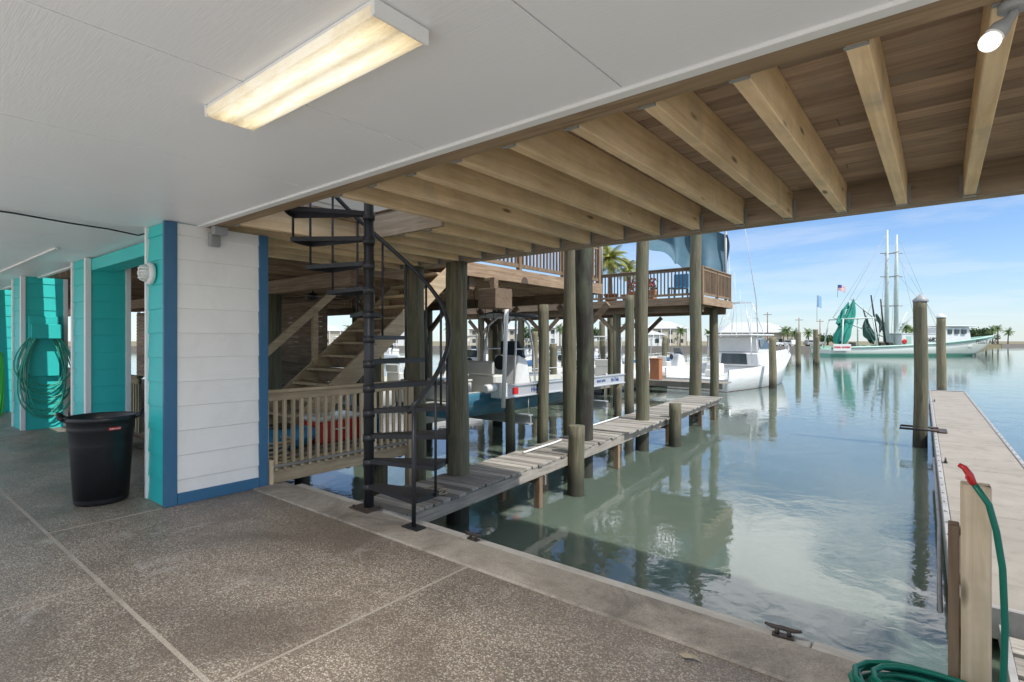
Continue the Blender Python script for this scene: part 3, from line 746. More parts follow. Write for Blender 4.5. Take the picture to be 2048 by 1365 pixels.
b=MB(); b.box(-24,-7.12,2.32,7.25,2.874,2.95); b.obj('subfloor','decking',nh,world=True)  # house subfloor, front edge extended to keep sun off the teal columns
b=MB(); b.box(-24,-7.1,4.9,5.05,2.36,2.598); b.obj('girder','brownx',nh,world=True,bevel=.004)
b=MB(); z=2.952
while z<6.2: b.hexa([(-24,2.32,z),(-7.15,2.32,z),(-7.15,7.25,z),(-24,7.25,z),(-24,2.32,z+.2),(-7.17,2.32,z+.2),(-7.17,7.25,z+.2),(-24,7.25,z+.2)]); z+=.2
b.obj('upper_wall','wallh',nh,world=True)
for y in (4.0,6.0):
    b=MB(); b.box(-7.149,-7.12,y-.45,y+.45,4.0,5.3); b.obj('window','glass',nh,world=True)
for x,y in ((-9.6,5.0),(-12.6,5.0),(-15.6,5.0),(-9.0,3.1),(-14.2,3.3),(-19,3.4)):
    b=MB(); b.cyl((x,y,-2),(x,y,2.36 if y>4 else 2.598),.13,n=14); b.obj('post','pile',nh,world=True)
sw=root('slatted_screen',(-16.5,7.1,.1),'dark brown slatted timber screen under the neighboring house','fence')
b=MB(); z=.16
while z<2.5: b.hexa([(-24,7.075,z),(-11.2,7.075,z),(-11.2,7.098,z),(-24,7.098,z),(-24,7.088,z+.118),(-11.2,7.088,z+.118),(-11.2,7.098,z+.118),(-24,7.098,z+.118)]); z+=.120
b.obj('slats','brownx',sw,world=True)
b=MB()
for k in range(8): b.box(-24+k*1.8,-23.91+k*1.8,7.102,7.19,.1,2.59)
b.obj('screen_posts','brownz',sw,world=True)
cf=root('ceiling_fan',(-9.3,5.6,2.6),'dark ceiling fan under the timber floor joists','ceiling fan')
b=MB(); b.cyl((0,0,0),(0,0,-.2),.015,n=8); b.lathe([(.05,-.32),(.11,-.29),(.11,-.22),(.05,-.19)],18); b.obj('motor','iron',cf)
for k in range(5):
    b=MB(); b.box(.10,.62,-.06,.06,-.262,-.252); b.obj('blade','brownx',cf,rotz=k*math.pi*.4+.3,bevel=.003)
fr=root('picket_railing',(-13.9,3.2,0),'pine picket railing at the edge of the shaded patio','railing')
railing(fr,(-17.9,2.85,0),(-9.5,2.85,0),.1,.95)

hr=root('hose_rack',(-11.99,2.18,1.5),'teal painted hose rack fixed to the teal column','hose rack')
b=MB(); b.box(0.002,.06,-.20,.20,-.60,.42); b.obj('backboard','teal',hr,bevel=.006)
b=MB(); b.box(.062,.22,-.16,.16,.12,.15); b.box(.20,.235,-.20,.20,.04,.28); b.obj('hanger','teal',hr,bevel=.006)
hz=root('garden_hose',(-11.9,2.18,1.5),'coiled teal garden hose hanging on the hose rack','hose')
b=MB(); pt=[]
for k in range(12*22):
    t=k/22; a=2*math.pi*t; w=.30+.07*math.sin(t*1.9)+.03*math.sin(t*5.1); h=.60+.14*math.sin(t*1.3+1)
    y=w*math.sin(a)*(1.0-.25*math.cos(a)); z=.18-h+h*math.cos(a)
    pt.append((.0+.09*(k/264)+.012*math.sin(t*7),y+.03*math.sin(t*.8),z))
b.tube(pt,.011,6); b.obj('hose_line','hoset',hz)
hz=root('garden_hose',(-12.95,1.80,1.3),'coiled lime green garden hose hanging on the column','hose')
b=MB(); pt=[]
for k in range(8*20):
    t=k/20; a=2*math.pi*t; w=.24+.04*math.sin(t*1.9); h=.5+.06*math.sin(t*1.3+1)
    pt.append((w*math.sin(a),-.02-.06*k/160,-h+h*math.cos(a)))
b.tube(pt,.013,6); b.obj('hose_line','hosel',hz)

# ---------------------------------------------------------------- boats
def hull(parent,Lh,B,D,rise,draft,mats,cock=.35,cabin_t=1.1,full=.45,powr=2.2,name='hull',deckm=1,flare=.35):
    b=MB(); n=26; rv=.5; rows=[]
    for i in range(n+1):
        t=i/n; q=max(0,(t-full)/(1-full)); hb=B/2*(1-q**powr)*(.93+.07*min(1,t*4)); hb=max(hb,.015)
        zs=D*(1+rise*t*t)
        kq=max(0,(t-.72)/.28); zk=-draft+(zs+draft)*kq**2.2*.98
        zc=max(zk, -draft*.35+ (zs*.75)*q**2.0)
        bc=hb*(1-.08-flare*q); y=Lh*t
        sec=[(0,zk),(bc*.96,zc),(bc+(hb-bc)*.35,zc+(zs-zc)*.55),(hb,zs),(max(hb-.09,.008),zs+.01)]
        h=cock if t<cabin_t else .0
        sec.append((max(hb-.11,.006),zs-h)); sec.append((0,zs-h+.02))
        rows.append([[b.bm.verts.new((s_*x_,y,z_)) for x_,z_ in sec] for s_ in (1,-1)])
    for A,Bq in zip(rows,rows[1:]):
        for s_ in (0,1):
            for j in range(6):
                b._f([A[s_][j],Bq[s_][j],Bq[s_][j+1],A[s_][j+1]],0 if j<3 else deckm,rv,j<3)
    for s_ in (0,1):
        r0=rows[0][s_]; b._f([r0[0],r0[1],r0[2],r0[3],r0[4],r0[5],r0[6]],0,rv)
    bmesh.ops.remove_doubles(b.bm,verts=b.bm.verts,dist=.0005)
    return b.obj(name,mats,parent)
def sheer_stripe(parent,Lh,B,D,rise,full,powr,mat,w=.16):
    for s_ in (1,-1):
        pts=[]
        for k in range(22):
            t=k/21; q=max(0,(t-full)/(1-full)); hb=max(B/2*(1-q**powr)*(.93+.07*min(1,t*4)),.015)
            pts.append((s_*(hb+.01),Lh*t,D*(1+rise*t*t)-w*.6))
        b=MB(); b.tube(pts,w*.6,6); b.obj('rub_rail',mat,parent)
def outboard(parent,x,z,s=1.0,mat='black'):
    b=MB(); b.grid(lambda u,v:Vector((x+.16*s*math.cos(2*math.pi*v)*math.sin(math.pi*(.08+.84*u))**.5,-.28*s+.26*s*math.sin(2*math.pi*v)*math.sin(math.pi*(.08+.84*u))**.5,z+.05*s+.6*s*u)),8,14)
    b.obj('outboard_motor',mat,parent)
    b=MB(); b.box(x-.05*s,x+.05*s,-.32*s,-.18*s,z-.75*s,z+.1*s); b.box(x-.03*s,x+.03*s,-.45*s,-.1*s,z-.55*s,z-.52*s); b.tube([(x,-.42*s,z-.68*s),(x,-.12*s,z-.68*s)],[.03*s,.06*s],8); b.obj('motor_leg','gray',parent)
def ttop(parent,y0,y1,hw,z0,z1,canvas='gel'):
    b=MB()
    for s_ in (-1,1):
        for y,yt in ((y0,y0-.25),(y1,y1+.1)):
            b.tube([(s_*hw,y,z0),(s_*hw,(y+yt)/2,(z0+z1)/2),(s_*hw*1.15,yt,z1-.1),(s_*hw*.9,yt,z1)],.025,8)
        b.tube([(s_*hw*1.1,y0-.2,z1-.15),(s_*hw*1.1,y1+.1,z1-.15)],.02,6)
    b.obj('top_frame','alu',parent)
    b=MB(); b.box(-hw*1.35,hw*1.35,y0-.6,y1+.5,z1,z1+.06); b.obj('hard_top',canvas,parent,bevel=.025)
def center_boat(loc,rotz,label,Lh=7,B=2.3,D=.62,top=(.8,.8,.8),boot=(.8,.8,.8),bottom=(.05,.08,.2),tt=True,eng='black',z0=.0,z1=.06,rise=.35,name='motor_boat',group='boats moored in the harbor'):
    r_=root(name,loc,label,'boat',rotz,group=group)
    hm=hullmat('hull_paint',top,boot,bottom,z0,z1)
    hull(r_,Lh,B,D,rise,.3,[hm,M['cream']],cock=.28)
    yc=Lh*.42
    b=MB(); b.hexa([(-.42,yc-.35,D-.27),(.42,yc-.35,D-.27),(.38,yc+.55,D-.27),(-.38,yc+.55,D-.27),(-.40,yc-.15,D+.75),(.40,yc-.15,D+.75),(.34,yc+.28,D+.62),(-.34,yc+.28,D+.62)])
    b.obj('console','gel',r_,bevel=.03)
    b=MB(); b.hexa([(-.36,yc+.05,D+.76),(.36,yc+.05,D+.76),(.34,yc+.24,D+.66),(-.34,yc+.24,D+.66),(-.30,yc-.02,D+1.1),(.30,yc-.02,D+1.1),(.30,yc+.0,D+1.1),(-.30,yc+.0,D+1.1)]); b.obj('windshield','glass',r_)
    b=MB(); b.lathe([(.17,-.012),(.19,0),(.17,.012)],20,(0,yc-.42,D+.55),axis='y'); b.obj('steering_wheel','iron',r_)
    b=MB(); b.box(-.45,.45,yc-1.15,yc-.75,D-.25,D+.28); b.box(-.45,.45,yc-1.2,yc-1.12,D+.28,D+.62); b.obj('seat','vinyl',r_,bevel=.04)
    if tt: ttop(r_,yc-.4,yc+.5,.5,D-.2,D+1.75,'gel')
    b=MB()
    for s_ in (-1,1):
        pts=[]
        for k in range(7):
            t=.55+.43*k/6; q=(t-.45)/.55; hb=B/2*(1-q**2.2); zs=D*(1+rise*t*t)
            pts.append((s_*max(hb-.08,.02),Lh*t,zs+.22))
        b.tube(pts,.014,6)
        for p in pts[::2]: b.cyl((p[0],p[1],p[2]-.24),p,.011,n=6)
    b.obj('bow_rail','alu',r_)
    outboard(r_,0,D+.05,1.0,eng); return r_
bt=center_boat((-8.75,7.9,.0),0,'center console boat with turquoise hull resting on a boat lift',7.1,2.2,.40,top=(.045,.16,.235),boot=(.045,.16,.235),bottom=(.50,.51,.50),z0=-.12,z1=-.10,rise=.22,tt=False,name='center_console_boat',group=None)
b=MB()
for s_ in (-1,1):
    b.tube([(s_*.5,2.5,.3),(s_*.52,2.55,1.2),(s_*.45,2.65,1.9),(s_*.3,2.85,2.12),(0,2.9,2.16)],.028,8)
    b.tube([(s_*.5,3.4,.3),(s_*.52,3.3,1.2),(s_*.45,3.2,1.9),(s_*.3,3.1,2.12),(0,3.05,2.16)],.028,8)
    b.tube([(s_*.5,2.55,1.3),(s_*.5,3.3,1.3)],.018,6)
b.obj('top_frame','alu',bt)
b=MB(); b.grid(lambda u,v:Vector((-.55+1.1*u,2.35+1.4*v,2.14+.10*math.sin(math.pi*u))),8,4); b.grid(lambda u,v:Vector((-.55+1.1*u,2.35+1.4*v,2.10+.10*math.sin(math.pi*u))),8,4); b.obj('canvas_top','gray',bt)
for k in range(4):
    b=MB(); b.tube([(-.4+.26*k,2.3,1.6),(-.42+.27*k,2.0,2.9+.2*(k%2))],.008,6); b.obj('fishing_rod','black',bt)
b=MB(); b.box(-.5,.5,.5,1.0,.15,.58); b.box(-.52,.52,.48,1.02,.582,.64); b.obj('bait_box','cream',bt,bevel=.03)
bl_=root('boat_lift',(-8.75,11.7,-1),'aluminium boat lift with long side beams and motors','boat lift')
for x in (-7.42,-10.1):
    b=MB(); b.box(x-.05,x+.05,8.9,14.6,.27,.51); b.box(x-.085,x+.085,8.9,14.6,.50,.53); b.box(x-.085,x+.085,8.9,14.6,.25,.28)
    sb=b.obj('side_beam','alu',bl_,world=True,bevel=.004)
    if x>-8:
        for bodyt,sz,yy in (('Hi-Tide',.17,10.2),('Hi-Tide',.15,14.0),('BOAT LIFTS',.09,13.2)):
            text('beam_lettering',bodyt,sz,'navy',sb,(-7.42+.054,yy,.385),(math.pi/2,0,math.pi/2),bold=.003)
        b=MB(); b.box(-7.368,-7.362,9.25,9.45,.32,.47); b.obj('warning_sticker','redpaint',sb,loc=(0,0,0))
    b=MB(); b.box(x-.14,x+.14,8.72,8.98,.28,.60); b.cyl((x,8.74,.50),(x,8.4,.50),.09,n=14); b.obj('lift_motor','gel',bl_,world=True,bevel=.02)
    for y in (9.9,13.5):
        b=MB(); b.cyl((x,y,.25),(x,y,-.35),.01,n=6); b.obj('lift_cable','galv',bl_,world=True)
for y in (9.9,13.5):
    b=MB(); b.box(-10.15,-7.35,y-.08,y+.08,-.42,-.39); b.box(-10.15,-7.35,y-.015,y+.015,-.392,-.218); b.box(-10.15,-7.35,y-.08,y+.08,-.22,-.19); b.obj('cross_beam','alu',bl_,world=True)
for x in (-9.3,-8.2):
    b=MB(); b.box(x-.06,x+.06,9.4,14.0,-.188,-.13); b.obj('bunk_board','grayy',bl_,world=True)
pile(-7.42,14.3,.24,.11,label='short piling under the boat lift beam'); pile(-10.1,9.2,.24,.11,label='short piling under the boat lift beam'); pile(-10.1,14.3,.24,.11,label='short piling under the boat lift beam')
b=MB(); b.cyl((-7.18,8.7,.1),(-7.02,8.62,2.25),.045,n=12); b.lathe([(.05,0),(.06,.03),(.02,.06)],12,(-7.02,8.62,2.25)); b.obj('lift_guide_pole','trimw',label='white plastic guide pole beside the boat lift',cat='pole')
b=MB(); b.box(-6.94,-6.50,7.65,8.15,2.12,2.50); b.beam((-6.75,7.9,2.50),(-6.75,7.9,2.73),.12,.12); b.beam((-6.96,7.9,2.7),(-6.70,7.9,2.7),.1,.06)
b.obj('wooden_box','brownx',bevel=.006,label='brown wooden equipment box hung beside the balcony',cat='box')

# sport yacht
sy=root('motor_yacht',(-9.75,27.2,WZ),'white sport fishing yacht with hard top and outriggers at the dock','yacht',math.radians(-8))
hm=hullmat('yacht_hull',(.72,.73,.72),(.68,.69,.68),(.22,.04,.03),.02,.10)
hull(sy,12.3,3.8,1.08,.80,.6,[hm,M['gel']],cock=.5,cabin_t=.36,powr=2.0,flare=.42)
def slab(b,pb,pt,m=0): b.hexa(list(pb)+list(pt),m)
b=MB(); slab(b,[(-1.45,4.4,1.1),(1.45,4.4,1.1),(1.05,10.0,1.45),(-1.05,10.0,1.45)],[(-1.35,4.4,1.85),(1.35,4.4,1.85),(.7,8.8,1.85),(-.7,8.8,1.85)]); b.obj('cabin','gel',sy,bevel=.08)
b=MB()
slab(b,[(-1.2,4.8,1.85),(1.2,4.8,1.85),(.9,7.7,1.85),(-.9,7.7,1.85)],[(-1.1,4.8,2.75),(1.1,4.8,2.75),(.8,6.5,2.75),(-.8,6.5,2.75)]); b.obj('upper_cabin','gel',sy,bevel=.06)
b=MB()
for s_ in (-1,1):
    slab(b,[(s_*1.14,5.1,2.1),(s_*1.20,5.1,2.1),(s_*1.01,7.15,2.1),(s_*.95,7.15,2.1)],[(s_*1.07,5.1,2.58),(s_*1.14,5.1,2.58),(s_*.92,6.6,2.58),(s_*.86,6.6,2.58)])
slab(b,[(-.8,7.4,2.0),(.8,7.4,2.0),(.8,7.58,2.0),(-.8,7.58,2.0)],[(-.75,6.75,2.62),(.75,6.75,2.62),(.75,6.88,2.62),(-.75,6.88,2.62)])
slab(b,[(-.75,4.37,1.2),(.75,4.37,1.2),(.75,4.42,1.2),(-.75,4.42,1.2)],[(-.7,4.37,1.8),(.7,4.37,1.8),(.7,4.42,1.8),(-.7,4.42,1.8)])
b.obj('window','glass',sy)
b=MB(); b.box(-1.3,1.3,3.6,6.8,2.80,2.88); b.obj('hard_top','gel',sy,bevel=.03)
b=MB()
for s_ in (-1,1):
    b.tube([(s_*1.25,3.8,1.3),(s_*1.2,3.8,2.80)],.028,8)
    b.tube([(s_*.95,4.3,2.86),(s_*.5,4.7,4.7)],.025,8); b.tube([(s_*.95,6.2,2.86),(s_*.5,5.6,4.7)],.025,8)
    b.tube([(s_*.75,4.5,3.8),(s_*.75,5.9,3.8)],.018,6); b.tube([(s_*.95,4.3,2.86),(s_*.5,5.6,4.7)],.015,6)
b.tube([(-.5,4.7,4.7),(.5,4.7,4.7),(.5,5.6,4.7),(-.5,5.6,4.7)],.025,6,closed=True)
b.obj('tower','alu',sy)
for s_,tx,ty in ((1,1.6,1.6),(-1,-1.9,1.8)):
    b=MB(); b.tube([(s_*1.2,4.8,2.0),(s_*1.35,4.1,4.8),(tx,ty,9.6)],[.035,.026,.012],8); b.obj('outrigger','alu',sy)
for k in range(3):
    b=MB(); b.tube([(-.3+.3*k,4.8,2.85),(-.32+.31*k,4.5,7.4-k)],[.014,.008],6); b.obj('antenna','gel',sy)
b=MB()
for s_ in (-1,1):
    pts=[]
    for k in range(9):
        t=.5+.49*k/8; q=(t-.45)/.55; hb=3.8/2*(1-q**2.0); pts.append((s_*max(hb-.1,.02),12.3*t,1.08*(1+.80*t*t)+.50))
    b.tube(pts,.016,6)
    for p in pts: b.cyl((p[0],p[1],p[2]-.5),p,.012,n=6)
b.obj('bow_rail','alu',sy)
b=MB(); b.box(-.35,.35,1.8,2.5,.6,1.3); b.box(-.3,.3,1.5,1.8,.6,1.0); b.obj('fighting_chair','vinyl',sy,bevel=.06)
dk=root('marina_dock',(-12.8,27,-1),'low weathered marina dock beside the yacht','dock')
b=MB(); y=17
while y<42: b.box(-13.6,-12.0,y,y+.18,-.45,-.40); y+=.19
b.obj('planks','grayx',dk,world=True)
b=MB(); b.box(-12.0,-11.95,17,42,-.66,-.42); b.box(-13.65,-13.6,17,42,-.66,-.42)
b.box(-11.94,-7.6,24.6,25.9,-.45,-.40); b.box(-11.94,-7.6,24.55,24.6,-.66,-.40)
b.obj('fascia','grayy',dk,world=True)
b=MB()
for y in range(18,42,4):
    for x in (-12.1,-13.5): b.cyl((x,y,-2),(x,y,-.46),.12,n=10)
b.obj('dock_posts','pile',dk,world=True)
b=MB(); b.box(-.25,.25,-.2,.2,0,1.0); b.box(-.27,.27,-.22,.22,1.0,1.06); db=b.obj('dock_box','orange',loc=(-11.0,25.2,-.40),bevel=.02,label='brown wooden dock box on the marina dock',cat='box')

bb=[(24,-3.0,20,'small white center console boat moored between pilings'),(30,.5,-10,'small white center console boat moored between pilings'),(27,-8,60,'white motor boat with cabin in a covered slip'),(36,6.0,15,'white motor boat moored near the marina dock'),
(20,-6.5,-5,'white boat under the balcony deck'),(42,3,40,'white boat across the marina'),(45,8.6,-20,'white boat across the marina'),(50,-6,0,'white boat across the marina'),(60,4,70,'white boat across the marina'),(64,12,100,'white boat across the marina'),(38,-2.2,5,'white boat moored between pilings'),(62,-12,80,'white boat across the marina'),(26,3.4,0,'white boat moored behind the boat lift'),(33,7.2,-30,'white boat moored behind the boat lift')]
for i,(d,lat,rz,lb) in enumerate(bb):
    p=S(d,lat,WZ); s_=[(.7,.7,.69),(.62,.64,.64),(.03,.10,.22),(.7,.7,.68)][i%4]
    o=center_boat(p,math.radians(rz),lb,7.5+i%3,2.6,.95,top=s_,boot=(.1,.15,.3),bottom=(.2,.05,.04),tt=(i%3!=1),eng=['black','gel','gray'][i%3])
# ---------------------------------------------------------------- shrimp boat
sb=root('shrimp_boat',S(92,52.9,WZ),'white and mint shrimp trawler with tall masts and green nets','shrimp boat',-(math.pi/2-YAW))
hm=hullmat('trawler_hull',(.66,.70,.64),(.14,.42,.31),(.10,.30,.22),.0,.42)
hull(sb,29.6,6.6,1.55,1.25,1.2,[hm,M['mint']],cock=.5,cabin_t=1.2,powr=2.4,full=.5)
sheer_stripe(sb,29.6,6.6,1.55,1.25,.5,2.4,'mint',.22)
b=MB(); slab(b,[(-2.2,18.2,1.5),(2.2,18.2,1.5),(1.9,24.4,1.5),(-1.9,24.4,1.5)],[(-2.1,18.3,4.7),(2.1,18.3,4.7),(1.8,23.9,4.9),(-1.8,23.9,4.9)]); b.box(-2.4,2.4,17.9,24.6,4.92,5.06); b.obj('wheelhouse','gel',sb,bevel=.06)
for k in range(4):
    b=MB(); b.box(1.95,2.14,18.9+k*1.2,19.6+k*1.2,3.7,4.45); b.obj('window','glass',sb)
b=MB(); b.box(-2.3,2.3,12.2,18.15,1.2,3.7); b.box(-2.4,2.4,12.0,18.2,3.7,3.82); b.obj('deckhouse','gel',sb,bevel=.04)
b=MB(); b.box(2.305,2.34,13.0,13.8,1.5,3.3); b.obj('door','mint',sb)
b=MB(); b.box(2.305,2.34,14.6,15.1,2.5,3.1); b.obj('window','glass',sb)
text('registration_number','583682',1.0,'blackpaint',sb,(2.36,16.7,2.7),(math.pi/2,0,math.pi/2),bold=.02)
text('boat_name','PEGGY ANN',1.0,'blackpaint',sb,(2.75,26.0,2.35),(math.pi/2,0,math.radians(90+20)),bold=.02)
b=MB(); b.box(3.42,3.48,.1,3.0,.9,2.0); sg=b.obj('sign_board','gel',sb)
text('sign_lettering','FRESH SHRIMP',.42,'redpaint',sb,(3.50,1.55,1.45),(math.pi/2,0,math.pi/2),bold=.015)
for y,z in ((11.3,21.5),(12.5,20.6)):
    b=MB(); b.tube([(0 if y<12 else .6,y,1.0),(0 if y<12 else .6,y,z*.7),(0 if y<12 else .6,y+.1,z)],[.40,.30,.14],10); b.obj('mast','mastp',sb)
b=MB()
for zz in (8.5,13.5,17.5): b.cyl((-1.5,12,zz),(1.8,12,zz),.09,n=6); b.cyl((0,10.2,zz),(.3,13.8,zz),.08,n=6)
b.obj('crosstree','galv',sb)
for q in (((0,11.5,4.5),(0,5.0,9.8)),((0,11.5,3),(1,1.5,6.5)),((.3,13,4),(0,17.5,8.8)),((0,9,2),(0,7.2,8.2)),((1.5,10,2),(2.4,8.6,9.5)),((-1,13,3),(-1,15.5,7.5)),((-1,10.5,2),(-1.5,9.6,10.5))):
    b=MB(); b.tube(q,[.18,.1],8); b.obj('boom','rusty' if q[0][1]<10.6 else 'mastp',sb)
b=MB()
for s_ in (-1,1):
    b.tube([(s_*2.6,2,1.2),(s_*2.0,2.6,6.2)],.12,8); b.tube([(s_*2.6,8,1.2),(s_*2.0,7.6,6.4)],.12,8); b.tube([(s_*2.0,2.6,6.2),(s_*2.0,7.6,6.4)],.1,8)
b.tube([(-2,2.6,6.2),(2,2.6,6.2)],.1,8); b.tube([(-2,7.6,6.4),(2,7.6,6.4)],.1,8)
b.obj('gallows_frame','mastp',sb)
W=[((0,11.3,21),(0,5,9.8)),((0,11.3,21),(1,1.5,6.5)),((0,11.3,17.5),(2,2.6,6.2)),((.6,12.6,17),(2,19,5)),((.6,12.6,14),(0,17.5,8.8)),((0,11.3,13.5),(2.6,8,1.2)),((.6,12.6,20),(2.8,10,1.5)),((0,5,9.8),(1,1.5,6.5)),((.6,12.7,20.5),(2.5,17.8,5.0)),((0,11.3,19),(1,9.2,2)),((0,11.3,15),(2,6.4,6.3)),((.6,12.6,19),(2.8,14.5,3.9))]
for p,q in W:
    b=MB(); b.tube([p,q],.022,5); b.obj('rigging_line','gray',sb)
def netmesh(top,base,rx,ry,mat,seed):
    b=MB(); top=Vector(top); base=Vector(base)
    def fn(u,v):
        a=2*math.pi*v; c=top.lerp(base,u)+Vector((0,.4*math.sin(u*4+seed),0)); w=(.08+.92*u**.7)*(1-.35*max(0,u-.7)/.3)*(1+.45*noise.noise(Vector((math.cos(a)*2+seed,math.sin(a)*2,u*3)))+.16*math.sin(a*9+seed))
        return c+Vector((rx*w*math.cos(a),ry*w*math.sin(a),-.9*noise.noise(Vector((math.cos(a)*1.3,math.sin(a)+u*3,seed)))))
    b.grid(fn,14,48); return b.obj('fishing_net',mat,sb)
netmesh((.5,4.9,9.4),(1.2,3.0,2.0),1.2,1.25,'net',1); netmesh((.2,5.0,8.8),(1.6,1.6,5.4),.5,.5,'net',4); netmesh((0,7.6,6.2),(1.3,8.2,2.6),.9,1.0,'netd',9); netmesh((0,9.6,7.0),(1.3,9.6,4.0),.5,.5,'netd',12)
for (x,y) in ((2.0,9),(1.8,10.5),(2.2,4)):
    b=MB(); b.box(x-.4,x+.4,y-.4,y+.4,1.1,2.3); b.obj('winch','rusty',sb,bevel=.08)
b=MB(); b.lathe([(.3,-.08),(.42,0),(.3,.08)],14,(2.42,12.6,2.4),axis='x'); b.obj('life_ring','redpaint',sb)
def flag(loc,w,h,us,label,rotz):
    r_=root('flag',loc,label,'flag',rotz)
    b=MB(); n=13
    for k in range(n):
        z0=-h+h*k/n; z1=z0+h/n
        def fn(u,v,z0=z0,z1=z1): return Vector((0.12*w*math.sin(u*5),u*w,z0+(z1-z0)*v-.18*w*u+.05*w*math.sin(u*6)))
        b.grid(fn,8,1,m=(0 if k%2==0 else 1) if us else 0)
    if us:
        def fn(u,v): return Vector((0.12*w*math.sin(u*.42*5)+.03,u*w*.42,-h*.46+h*.47*v-.18*w*u*.42+.05*w*math.sin(u*.42*6)))
        b.grid(fn,4,2,m=2)
    b.obj('flag_cloth',['flagr','flagw','flagb'] if us else ['flaglb'],r_)
    b=MB(); b.cyl((0,-.02,-h*2.2),(0,-.02,.15),.03,n=6); b.obj('flag_staff','galv',r_)
flag(S(91,55.2,10.99),1.4,.95,True,'american flag flying above the trawler stern',-(math.pi/2-YAW))
flag(S(91,51.7,9.21),.8,2.0,False,'pale blue flag flying at the trawler stern',-(math.pi/2-YAW))

# ---------------------------------------------------------------- shore buildings, vehicles, vegetation
def building(d,lat,w,dep,h,rh,label,mat='wallh',rot=0,hip=True,stories=1):
    r_=root('house',S(d,lat,.05),label,'house',YAW+rot)
    b=MB(); b.box(-w/2,w/2,0,dep,0,h); b.obj('wall',mat,r_)
    b=MB(); o=.6; ins=dep*.45 if hip else 0
    e=[b.bm.verts.new(p) for p in ((-w/2-o,-o,h),(w/2+o,-o,h),(w/2+o,dep+o,h),(-w/2-o,dep+o,h),(-w/2+ins,dep/2,h+rh),(w/2-ins,dep/2,h+rh))]
    for q in ((0,1,5,4),(1,2,5),(2,3,4,5),(3,0,4),(3,2,1,0)): b._f([e[i] for i in q],0,.5)
    b.obj('roof','roofm',r_)
    for st in range(stories):
        n=max(2,int(w/3))
        for k in range(n):
            x=-w/2+w*(k+.5)/n; z=h/stories*st
            b=MB(); b.box(x-.55,x+.55,-.05,.0,z+.9,z+2.1); b.obj('window','glass',r_)
    for x in [-w/2-.4+i*(w+.8)/5 for i in range(6)]:
        b=MB(); b.box(x-.1,x+.1,-.5,-.3,0,h); b.obj('porch_post','trimw',r_)
    return r_
building(150,69,21,11,3.8,3.0,'long beach pavilion with pale metal roof across the water')
building(175,50,14,10,5.5,2.6,'light two storey house on the far shore',stories=2)
building(150,38.5,8,8,3.2,1.6,'small white house on the far shore','gel'); building(160,17,13,9,5.4,2.4,'raised white house on the far shore','gel',stories=2)
building(170,-6,15,9,5.2,2.2,'tan house on the far shore',stories=2); building(165,-34,14,9,5.5,2.2,'white house on the far shore','gel',stories=2); building(190,-70,18,9,5.0,2.2,'tan house on the far shore')
def car(d,lat,rz,paintm,label,truck=False):
    r_=root('parked_pickup' if truck else 'parked_car',S(d,lat,.05),label,'truck' if truck else 'car',rz,group='vehicles parked on the far shore')
    b=MB(); body=[(-2.5,.45),(2.4,.45),(2.5,.8),(2.35,1.05),(1.3,1.12),(-2.45,1.12),(-2.55,.8)]; b.prism(body,'x',-.92,.92); b.obj('body',paintm,r_,bevel=.07)
    top=[(1.2,1.12),(.55,1.72),(-.7 if truck else -2.2,1.76),(-1.0 if truck else -2.4,1.12)]
    b=MB(); b.prism(top,'x',-.80,.80); b.obj('roof',paintm,r_,bevel=.06)
    for s_ in (-1,1):
        b=MB(); b.prism([(1.0,1.17),(.5,1.62),(-.6 if truck else -2.05,1.64),(-.8 if truck else -2.2,1.17)],'x',*sorted((s_*.80,s_*.815))); b.obj('window','glass',r_)
    for y in (-1.6,1.55):
        for s_ in (-1,1):
            b=MB(); x0,x1=sorted((s_*.72,s_*.94)); b.cyl((x0,y,.37),(x1,y,.37),.37,n=18); w_=b.obj('wheel','rubber',r_)
            b=MB(); x0,x1=sorted((s_*.94,s_*.955)); b.cyl((x0,y,.37),(x1,y,.37),.21,n=14); b.obj('rim','alu',w_)
car(139,67.5,YAW-1.4,'gel','white pickup truck parked by the pavilion',True); car(140,72.2,YAW+.1,'gel','white suv parked by the pavilion'); car(142,80,YAW-1.5,'gray','silver car parked on the far shore')
